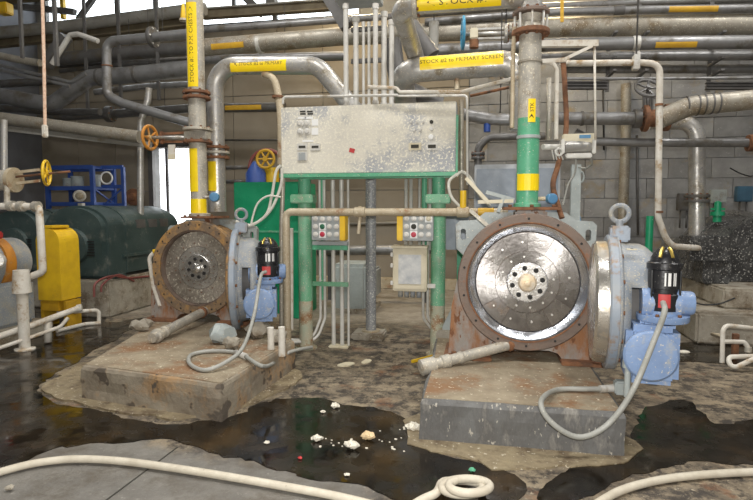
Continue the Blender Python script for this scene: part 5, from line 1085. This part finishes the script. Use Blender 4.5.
for i, pts in enumerate(([(94, 297), (96, 283), (112, 276), (128, 278), (152, 276)], [(101, 292), (103, 284), (118, 275), (134, 281)])):
    hose('red_hose', [PX(x, y, -5.965) for x, y in pts], 0.018, 'red_hose', ['long red hose lying on the concrete motor block', 'short red hose curling on the concrete motor block'][i], 'hose')
# thin white pipe left of the left refiner
t, r = pipe('drain_line', [PD(160, 306, 7.1), PD(153, 285, 7.1), PD(149, 257, 7.1), PD(155, 252, 7.1)], 4, 'white_pipe', 'thin white pipe bending beside the left refiner ring', bend=0.1, n=10); B().cyl(PD(153, 252, 7.1), PD(160, 251, 7.12), 0.035, 10).obj('yellow_end', 'yellow_paint', t)
# blue shelf rack at the back wall
YR = 10.6; T = thing('shelf_rack', 'blue steel shelf rack by the back wall', 'rack', P(80, 240, YR)); xa, xb = P(48, 190, YR).x, P(93, 190, YR).x
for x in (xa, xb):
    for y in (YR, YR + 0.7): B().box((x, y, P(93, 166, YR).z / 2), (0.09, 0.07, P(93, 166, YR).z)).obj('upright', 'blue_rack', T)
for py in (167, 188, 204):
    z = P(93, py, YR).z
    for y in (YR, YR + 0.7): B().box(((xa + xb) / 2, y, z), (xb - xa, 0.05, 0.09)).obj('beam', 'blue_rack', T)
    for x in (xa, xb): B().box((x, YR + 0.35, z), (0.05, 0.7, 0.06)).obj('end_beam', 'blue_rack', T)
    if py > 170: B().box(((xa + xb) / 2, YR + 0.35, z + 0.03), (xb - xa - 0.1, 0.66, 0.02)).obj('shelf', 'blue_rack', T)
B().bar((xb, YR, P(93, 188, YR).z), (xb, YR + 0.7, P(93, 204, YR).z), 0.03, 0.03).obj('brace', 'blue_rack', T)
zsh = P(93, 188, YR).z + 0.04
for i, (f, r_, h_) in enumerate(((0.25, 0.12, 0.18), (0.45, 0.13, 0.22), (0.85, 0.11, 0.25))):
    x = xa + (xb - xa) * f; o = B().lathe((x, YR + 0.3, zsh), (0, 0, 1), [(0, r_), (h_, r_), (h_, r_ * 1.06), (h_ + 0.02, r_ * 1.06)], 16).obj('bucket', 'casing_grey'); tag(o, ['short grey bucket at the left on the blue rack shelf', 'wider grey bucket in the middle of the blue rack shelf', 'tall grey bucket near the right upright of the blue rack'][i], 'bucket', 'buckets on the blue rack')
q = P(106.5, 178, YR + 0.25); o = B().torus(q, (0.15, -1, 0), 0.13, 0.02, 28, 8).obj('white_ring', 'white_print'); tag(o, 'white ring hanging at the right end of the blue rack', 'ring')
q2 = P(107, 166, YR + 0.2); xr2 = P(114.5, 180, YR).x
T = thing('shelf_rack', 'short end bay of blue rack behind the white ring', 'rack', (xr2, YR + 0.3, 0))
B().box((xr2, YR + 0.3, P(114, 166, YR).z / 2), (0.07, 0.07, P(114, 166, YR).z)).obj('upright', 'blue_rack', T)
for py in (166, 186, 205): z = P(114, py, YR).z; B().box(((xb + xr2) / 2, YR + 0.3, z), (xr2 - xb, 0.05, 0.08)).obj('beam', 'blue_rack', T)
B().bar((xb, YR + 0.33, P(105, 205, YR).z), (xr2, YR + 0.33, P(105, 186, YR).z), 0.03, 0.03).obj('brace', 'blue_rack', T)
T = thing('pressure_fan', 'white round fan casing standing before the blue rack', 'fan', P(79, 208, 10.2)); q = P(79.5, 196, 10.2)
B().torus(q, (0.5, -0.85, 0), 0.10, 0.03, 24, 8).obj('rim', 'white_pipe', T); B().lathe(q, (0.5, -0.85, 0), [(-0.05, 0.09), (0.03, 0.08), (0.06, 0.03)], 20).obj('hub', 'tan_pipe', T); B().box((q.x, q.y + 0.05, q.z - 0.9), (0.1, 0.1, 1.5)).obj('stand', 'white_pipe', T)
o = B().lathe(P(134, 197, 11.6), (0, -1, 0), [(0, 0.2), (0.05, 0.2), (0.06, 0.1), (0.12, 0.08)], 20).obj('wall_fan', 'rust'); tag(o, 'rusty round fitting on the back wall beside the bright vertical pipe', 'fitting')
# pump with yellow wheel seen past the green guard
T = thing('pump_unit', 'blue pump with yellow wheel and red rim behind the green guard', 'pump', P(266, 240, 10.2)); q = P(266, 163, 10.2)
B().torus(P(267, 168, 10.3), (0.1, -1, 0), 0.36, 0.035, 36, 8).obj('red_rim', 'red_hose', T); handwheel(T, P(265.5, 159, 10.0), (0.1, -1, 0), 0.17, 0.028, 'amber_tape', 6, 0.05, 'yellow_wheel')
B().lathe(P(256, 176, 10.1), (0, 0, 1), [(-0.5, 0.2), (0.05, 0.2), (0.15, 0.14), (0.28, 0.06)], 20).obj('blue_body', 'blue_rack', T); B().lathe(P(272, 178, 10.25), (0, 0, 1), [(-0.7, 0.14), (0.2, 0.14)], 16).obj('yellow_body', 'yellow_paint', T)
B().box(V(q.x, 10.35, 0.65), (1.0, 0.5, 1.3), bev=0.03).obj('base', 'steel_dark', T)
for i, py in enumerate((168, 182)): rack([(222, py), (250, py - 1)], 10.4, 4, 'steel_dark', ['upper', 'lower'][i] + ' dark pipe leading to the blue pump', n=8)
rack([(216, 140), (285, 139.5)], 12.0, 1.6, 'steel_dark', 'thin dark conduit on the back wall left of the panel', n=8)
# green guard box
YG = 8.3; xa, xb = P(234, 210, YG).x, P(299, 210, YG).x; zt_ = P(265, 182, YG).z
T = thing('machine_guard', 'flat green sheet metal guard between left refiner and panel', 'guard', ((xa + xb) / 2, YG, 0))
B().box(((xa + xb) / 2, YG + 0.45, zt_ / 2), (xb - xa, 0.9, zt_), bev=0.012).obj('shell', 'green_panel', T); B().box(((xa + xb) / 2, YG - 0.006, zt_ - 0.8), (xb - xa - 0.02, 0.012, 0.03)).obj('seam', 'green_paint', T)
# grey motor block behind the stand, pipe and rail
T = thing('gearbox_block', 'plain grey machine block on the floor behind the support column', 'machine', P(356, 310, 9.0)); q = PZ(350, 312)
B().box((q.x, q.y + 0.3, 0.42), (0.62, 0.8, 0.84), bev=0.06).obj('body', 'casing_grey', T); B().box((q.x + 0.36, q.y + 0.35, 0.5), (0.16, 0.5, 0.5), bev=0.03).obj('side_cover', 'box_grey', T); B().box((q.x, q.y + 0.3, 0.04), (0.8, 0.9, 0.08)).obj('base', 'concrete', T)
t, r = rack([(318, 251), (440, 249)], 10.2, 10, 'steel_grey', 'grey pipe low behind the grey support column')
for px in (330, 425): q = P(px, 250, 10.2); B().box((q.x, q.y, q.z / 2), (0.08, 0.08, q.z)).obj('support_leg', 'beam', t)
rack([(350, 224), (440, 222)], 11.99, 3, 'wall_plain', 'thin tan rail on the back wall behind the stand', n=8)
# slate electrical cabinet behind right refiner
YE = 7.6; xa, xb = P(474, 200, YE).x, P(560, 200, YE).x; zt_ = P(515, 164, YE).z
T = thing('electrical_cabinet', 'slate grey two-door electrical cabinet behind the right refiner', 'cabinet', ((xa + xb) / 2, YE, 0))
B().box(((xa + xb) / 2, YE + 0.3, zt_ / 2), (xb - xa, 0.56, zt_), bev=0.01).obj('body', 'slate_edge', T)
for s_ in (-1, 1):
    d_ = B().box(((xa + xb) / 2 + s_ * (xb - xa) * 0.245, YE + 0.01, zt_ / 2 - 0.01), ((xb - xa) * 0.46, 0.03, zt_ - 0.1), bev=0.006).obj('door', 'slate_panel', T); B().box(((xa + xb) / 2 + s_ * 0.06, YE - 0.02, zt_ * 0.6), (0.03, 0.03, 0.14)).obj('handle', 'steel_bright', d_)
YE2 = 7.0; q0, q1 = P(446, 214, YE2), P(468, 250, YE2)
T = thing('starter_box', 'blue-grey starter box on a green leg between right post and refiner', 'electrical box', (q0.x, YE2, 0))
B().box(((q0.x + q1.x) / 2, YE2 + 0.12, (q0.z + q1.z) / 2), (q1.x - q0.x, 0.24, q0.z - q1.z), bev=0.01).obj('case', 'slate_panel', T); B().box(((q0.x + q1.x) / 2 + 0.05, YE2 + 0.12, q1.z / 2), (0.1, 0.1, q1.z)).obj('leg', 'green_panel', T)
b = B(); q = P(458, 320, 6.6); b.plate([[(-0.2, 0), (0.22, 0), (0.22, 0.62), (0.1, 0.62)]], (q.x, q.y, 0.33), (1, 0, 0), (0, 0, 1), 0.1); T = thing('gusset_support', 'grey sloping gusset support left of the right refiner leg', 'support', (q.x, q.y, 0)); b.obj('gusset', 'casing_grey', T); B().box((q.x, q.y - 0.05, 0.16), (0.5, 0.3, 0.34), bev=0.02).obj('block', 'concrete', T)
t, r = rack([(478, 172), (478, 148), (488, 137), (545, 136)], 9.0, 7.5, 'steel_dark', 'dark elbow pipe above the slate cabinet', bend=0.2); hang(t, 500, 136.6, 9.0)
for py in (154, 158): flange(t, P(478, py, 9.0), (0, 0, 1), r * 1.8, 0.04, 'steel_dark', 6)
t, r = rack([(462, 114), (490, 119), (520, 120)], 8.4, 12, 'steel_grey', 'thick grey pipe behind the right riser level with the panel', bend=0.3); hang(t, 500, 119.3, 8.4); flange(t, P(517, 120, 8.4), (1, 0, 0), r * 1.35, 0.06, 'rust', 6)
o = B().lathe(P(487, 132, 8.4), (0, 0, 1), [(0, 0.05), (0.2, 0.05), (0.24, 0.03)], 12).obj('valve_handle', 'blue_rack'); tag(o, 'small blue valve handle under the grey pipe beside the panel', 'valve')
# strut clutter at the inlet of the right refiner
for i, (a, b, m, lab) in enumerate((((478, 202), (513, 201), 'cream_box', 'cream strut lying level across the refiner inlet'), ((486, 192), (514, 200), 'casing_grey', 'grey strut sloping onto the green riser foot'), ((466, 178), (489, 203), 'cream_box', 'long pale strut sloping down to the tan water pipe'), ((498, 212), (504, 196), 'casing_grey', 'short grey strut standing on the refiner inlet'), ((470, 210), (488, 226), 'steel_tan', 'thin tan strut sloping below the tan water pipe'))):
    o = B().bar(PD(*a, 5.3), PD(*b, 5.28), 0.035, 0.035).obj('pipe_strut', m); tag(o, lab, 'strut')
T = thing('rear_frame', 'grey steel upright frame with ear behind the right refiner', 'frame', PD(577, 240, 6.0)); 
B().bar(PD(574, 246, 6.05), PD(576, 165, 6.05), 0.10, 0.08).obj('upright', 'casing_grey', T); B().torus(PD(580.5, 177, 6.03), (0.2, -1, 0), 0.06, 0.012, 20, 6, sx=0.6).obj('ear', 'casing_grey', T)
T = thing('rear_frame', 'grey steel base frame under the upright', 'frame', PD(577, 300, 6.0)); B().bar(V(PD(574, 246, 6.05).x, PD(574, 246, 6.05).y, PH), PD(574, 247, 6.05), 0.14, 0.1).obj('column', 'casing_grey', T)
t, r = pipe('wall_conduit', [PD(578, 215, 6.1), PD(580, 228, 6.1)], 4, 'blue_valve', 'small blue fitting on the grey upright frame', n=10)
# right motor under plastic
T = thing('wrapped_motor', 'motor wrapped in dark splattered plastic at the right edge', 'motor', P(735, 290, 8.8)); bb = B()
q = P(728, 290, 8.8); x0 = q.x
o_ = [(0, 0)] + [(0.75 + math.cos(a) * 0.75, 0.5 + math.sin(a) * 0.62) for a in [PI - PI * i / 14 for i in range(15)]] + [(1.5, 0)]
def lumpy(b, amt):
    bmesh.ops.subdivide_edges(b.bm, edges=b.bm.edges[:], cuts=2, use_grid_fill=True)
    for v in b.bm.verts: v.co += noise.noise_vector(v.co * 5) * amt
    for f in b.bm.faces: f.smooth = True
xm = P(694, 250, 8.8).x; zt_ = P(725, 214, 8.8).z; zb_ = P(725, 300, 8.6).z
pr = [(0.0, 0.0), (0.02, 0.32), (0.10, 0.62), (0.25, zt_ - zb_ - 0.08), (0.5, zt_ - zb_), (1.3, zt_ - zb_ + 0.02), (1.7, zt_ - zb_ - 0.1), (1.8, 0.6), (1.8, 0)]
for k in range(7):
    pass
bb.lathe((xm + 0.95, 8.9, zb_), (0, 1, 0), [(0, 0.05), (0.02, 0.9 * 0.95), (0.5, 0.95), (1.0, 0.95), (1.5, 0.9), (1.5, 0.05)], 28); lumpy(bb, 0.05)
for v in bb.bm.verts: v.co.z = max(zb_ + (v.co.z - zb_) * (zt_ - zb_) / 0.95 + noise.noise(v.co * 2.3) * 0.12, 0.705)
bb.obj('plastic_wrap', 'plastic_wrap', T)
b2 = B(); qa, qb = P(691, 236, 8.5), P(730, 262, 8.5); b2.box(((qa.x + qb.x) / 2, 8.75, (qa.z + qb.z) / 2), (qb.x - qa.x, 0.5, qa.z - qb.z), bev=0.02); lumpy(b2, 0.02); b2.obj('wrapped_terminal_box', 'plastic_wrap', T)
b2 = B(); b2.box((P(714, 270, 8.7).x, 8.8, P(714, 272, 8.7).z), (0.35, 0.4, 0.35), bev=0.02); lumpy(b2, 0.03); b2.obj('wrapped_neck', 'plastic_wrap', T)
qa = PZ(672, 332, 0); T = thing('motor_block', 'wide pale concrete base under the wrapped motor', 'concrete block', (xm + 0.9, 8.6, 0))
zc_ = 0.42
B().box((xm + 1.0, 9.2, zc_ / 2), (2.6, 2.9, zc_), bev=0.03).obj('base', 'concrete', T); B().box((xm + 1.1, 9.2, zc_ + 0.14), (1.9, 2.2, 0.28), bev=0.03).obj('upper_step', 'concrete', T)
hose('thin_cable', [P(x, y, 7.74) for x, y in ((683, 297), (700, 304), (718, 304), (735, 298))], 0.010, 'black', 'thin black cable sagging along the pale concrete base', 'cable')
T = thing('green_valve', 'small green valve standing on the wrapped motor', 'valve', P(717, 216, 9.2)); q = P(717, 222, 9.2); B().lathe(q, (0, 0, 1), [(0, 0.06), (0.1, 0.06), (0.1, 0.1), (0.16, 0.1), (0.16, 0.05), (0.3, 0.05), (0.32, 0.02)], 16).obj('body', 'green_panel', T); B().bar(q + V(-0.1, 0, 0.2), q + V(0.1, 0, 0.2), 0.03, 0.03).obj('lever', 'green_panel', T)
# white pipe frame at right
t, r = pipe('pipe_railing', [PZ(722, 363), PD(723, 325, 6.3), PD(760, 329, 6.4)], 4.5, 'white_pipe', 'white pipe frame standing at the right edge', bend=0.08, n=10)
B().tube([PD(723, 341.5, 6.3), PD(744, 342, 6.3), PD(748, 347, 6.3)], r, 0.04, 10).obj('middle_bar', 'white_pipe', t); B().tube([PD(748, 347, 6.3), PD(748, 352, 6.3)], r * 1.5).obj('fitting', 'pipe_splashed', t)
B().tube([PD(760, 356, 6.0), PD(727, 357, 6.0), PD(732, 369, 5.95), PD(760, 356, 5.9)], r, 0.05, 10).obj('loop', 'white_pipe', t); B().box(PD(735, 350, 6.6), (0.06, 0.06, 0.4)).obj('rusty_leg', 'rust', t)
t, r = pipe('drain_line', [PD(712, 334, 6.9), PD(720, 335, 6.6)], 3, 'tan_pipe', 'short tan pipe end left of the white pipe frame', n=8)
o = blob([PZ(x, y) for x, y in [(676, 344), (720, 344), (760, 350), (760, 366), (700, 362), (672, 360)]], 0, 0.006, 'puddle', 'dirty_water', 0.02, seed=21); tag(o, 'dark puddle in front of the pale concrete base at the right', 'puddle')
o = B().ball(PZ(684, 352, 0.02), 0.06, 12, (1.2, 0.7, 0.4)).obj('pulp_clump', 'pulp'); tag(o, 'white pulp clump in the dark puddle beside the blue gearbox', 'pulp')

# ================================================================== floor clutter
hose('water_hose', [PZ(x, y, 0.035) for x, y in ((-60, 490), (-20, 478), (20, 466.5), (50, 461), (80, 459), (120, 461), (170, 467.5), (230, 477), (290, 487.5), (340, 497), (400, 512))], 0.026, 'hose', 'cream water hose curving across the front left floor', 'hose', 12)
hose('water_hose', [PZ(x, y, 0.03) for x, y in ((560, 530), (600, 502), (625, 489), (660, 480), (700, 475), (753, 472), (810, 471))], 0.026, 'hose', 'cream water hose curving into the bottom right corner', 'hose', 12)
cpt = []
for i in range(27):
    a = -2 * PI * i / 13 + 2.4; k = i / 26; cx, cy = (458 + 14 * k, 488 - 3 * k)
    cpt.append(PZ(cx + math.cos(a) * 22, cy - math.sin(a) * 7.5, 0.035 + 0.06 * k))
hose('water_hose', [PZ(390, 520, 0.035), PZ(420, 501, 0.035), PZ(436, 493, 0.035)] + cpt, 0.027, 'hose', 'coiled end of cream hose lying in the puddle at the bottom', 'hose', 12)
def lump(px, py, r_, m, label, fl=0.5, seed=0):
    c = PZ(px, py, 0.006); b = B(); b.ball((0, 0, 0), r_, 16, (1.25, 0.9, fl))
    for v in b.bm.verts: v.co += noise.noise_vector(v.co * (2.2 / r_) + Vector((seed * 3.7, 1, 2))) * r_ * 0.45
    lo = min(v.co.z for v in b.bm.verts)
    for v in b.bm.verts: v.co += Vector((c.x, c.y, c.z - lo))
    return tag(b.obj('pulp_clump', m), label, 'pulp', 'pulp clumps in the puddle')
for i, (px, py, r_, m, lab) in enumerate(((335, 408, 0.032, 'pulp', 'white pulp clump farthest back in the middle puddle'), (323, 413, 0.020, 'pulp', 'tiny white pulp crumb left of the farthest clump'), (317, 441, 0.036, 'pulp', 'round white pulp clump at the left of the middle puddle'), (352, 449, 0.045, 'pulp', 'largest white pulp clump at the front of the puddle'), (368, 440, 0.048, 'pulp_tan', 'flat orange-tan pulp clump in the puddle'), (413, 430, 0.05, 'pulp', 'white pulp clump beside the right plinth corner'), (267, 444, 0.018, 'pulp', 'small pale crumb at the left of the puddle'), (300, 459, 0.014, 'red_paint', 'tiny red scrap near the puddle front edge'), (347, 476, 0.016, 'pulp', 'small white crumb on the dry grey concrete'), (472, 472, 0.02, 'green_paint', 'small green scrap behind the hose coil'), (10, 490, 0.022, 'concrete', 'small stone at the left front'))):
    lump(px, py, r_, m, lab, 0.55, i)
for k in range(26):
    px = random.uniform(318, 410); py = 443 + random.uniform(-5, 5) + (px - 350) * 0.02
    if k > 15: px, py = random.uniform(360, 415), random.uniform(425, 452)
    c = PZ(px, py, 0.008); r_ = random.uniform(0.005, 0.011); o = B().ball(c, r_, 6, (1.3, 1, 0.6)).obj('pulp_speck', 'pulp'); tag(o, 'tiny white pulp speck floating on the middle puddle', 'pulp', 'specks on the puddle')
o = B().bar(PZ(412, 361.5, 0.02), PZ(433, 356, 0.02), 0.03, 0.03).obj('yellow_bar', 'yellow_paint'); tag(o, 'short yellow bar lying on the floor by the right green post', 'bar')
for i, (px, py, w_) in enumerate(((346, 365, 0.16), (366, 362, 0.1), (285, 372, 0.1))):
    o = blob([PZ(px - 7 * w_ * 8, py + 1), PZ(px, py + 2), PZ(px + 7 * w_ * 8, py - 1), PZ(px, py - 2)], 0, 0.012, 'wood_chip', 'cream_box', 0.01, 0.03, seed=i); tag(o, ['flat cream scrap on the floor below the upright conduits', 'smaller pale scrap on the floor right of the conduit plate', 'pale scrap beside the left plinth corner'][i], 'scrap')
# pipe stubs and rubble on the left plinth
for i, (px, py, h_) in enumerate(((271, 352, 0.26), (282, 356, 0.30))):
    c = PZ(px, py, 0.30); o = B().cyl(c, c + V(0, 0, h_), 0.035, 12).obj('pipe_stub', 'white_pipe'); tag(o, ['left', 'right'][i] + ' one of two white pipe stubs at the left plinth back corner', 'pipe')
for i, (px, py, r_) in enumerate(((140, 331, 0.09), (148, 327, 0.06), (222, 343, 0.13), (232, 349, 0.08), (258, 338, 0.12), (277, 344, 0.09))):
    b = B(); b.ball((0, 0, 0), r_, 12, (1.2, 1, 0.8))
    c = PZ(px, py, PH)
    for v in b.bm.verts: v.co += noise.noise_vector(v.co * (1.6 / r_) + Vector((i * 2.3, 0, 1))) * r_ * 0.5
    lo = min(v.co.z for v in b.bm.verts)
    for v in b.bm.verts: v.co += Vector((c.x, c.y, PH - lo - 0.005))
    tag(b.obj('rubble_lump', 'concrete' if i != 2 else 'casing_grey'), ['pale lump on the left plinth beside the refiner foot', 'smaller pale lump behind the first at the refiner foot', 'grey lump on the left plinth under the open door', 'small lump beside the grey lump on the left plinth', 'lump on the left plinth below the blue gearbox', 'lump at the right rim of the left plinth'][i], 'rubble', 'rubble on the left plinth')
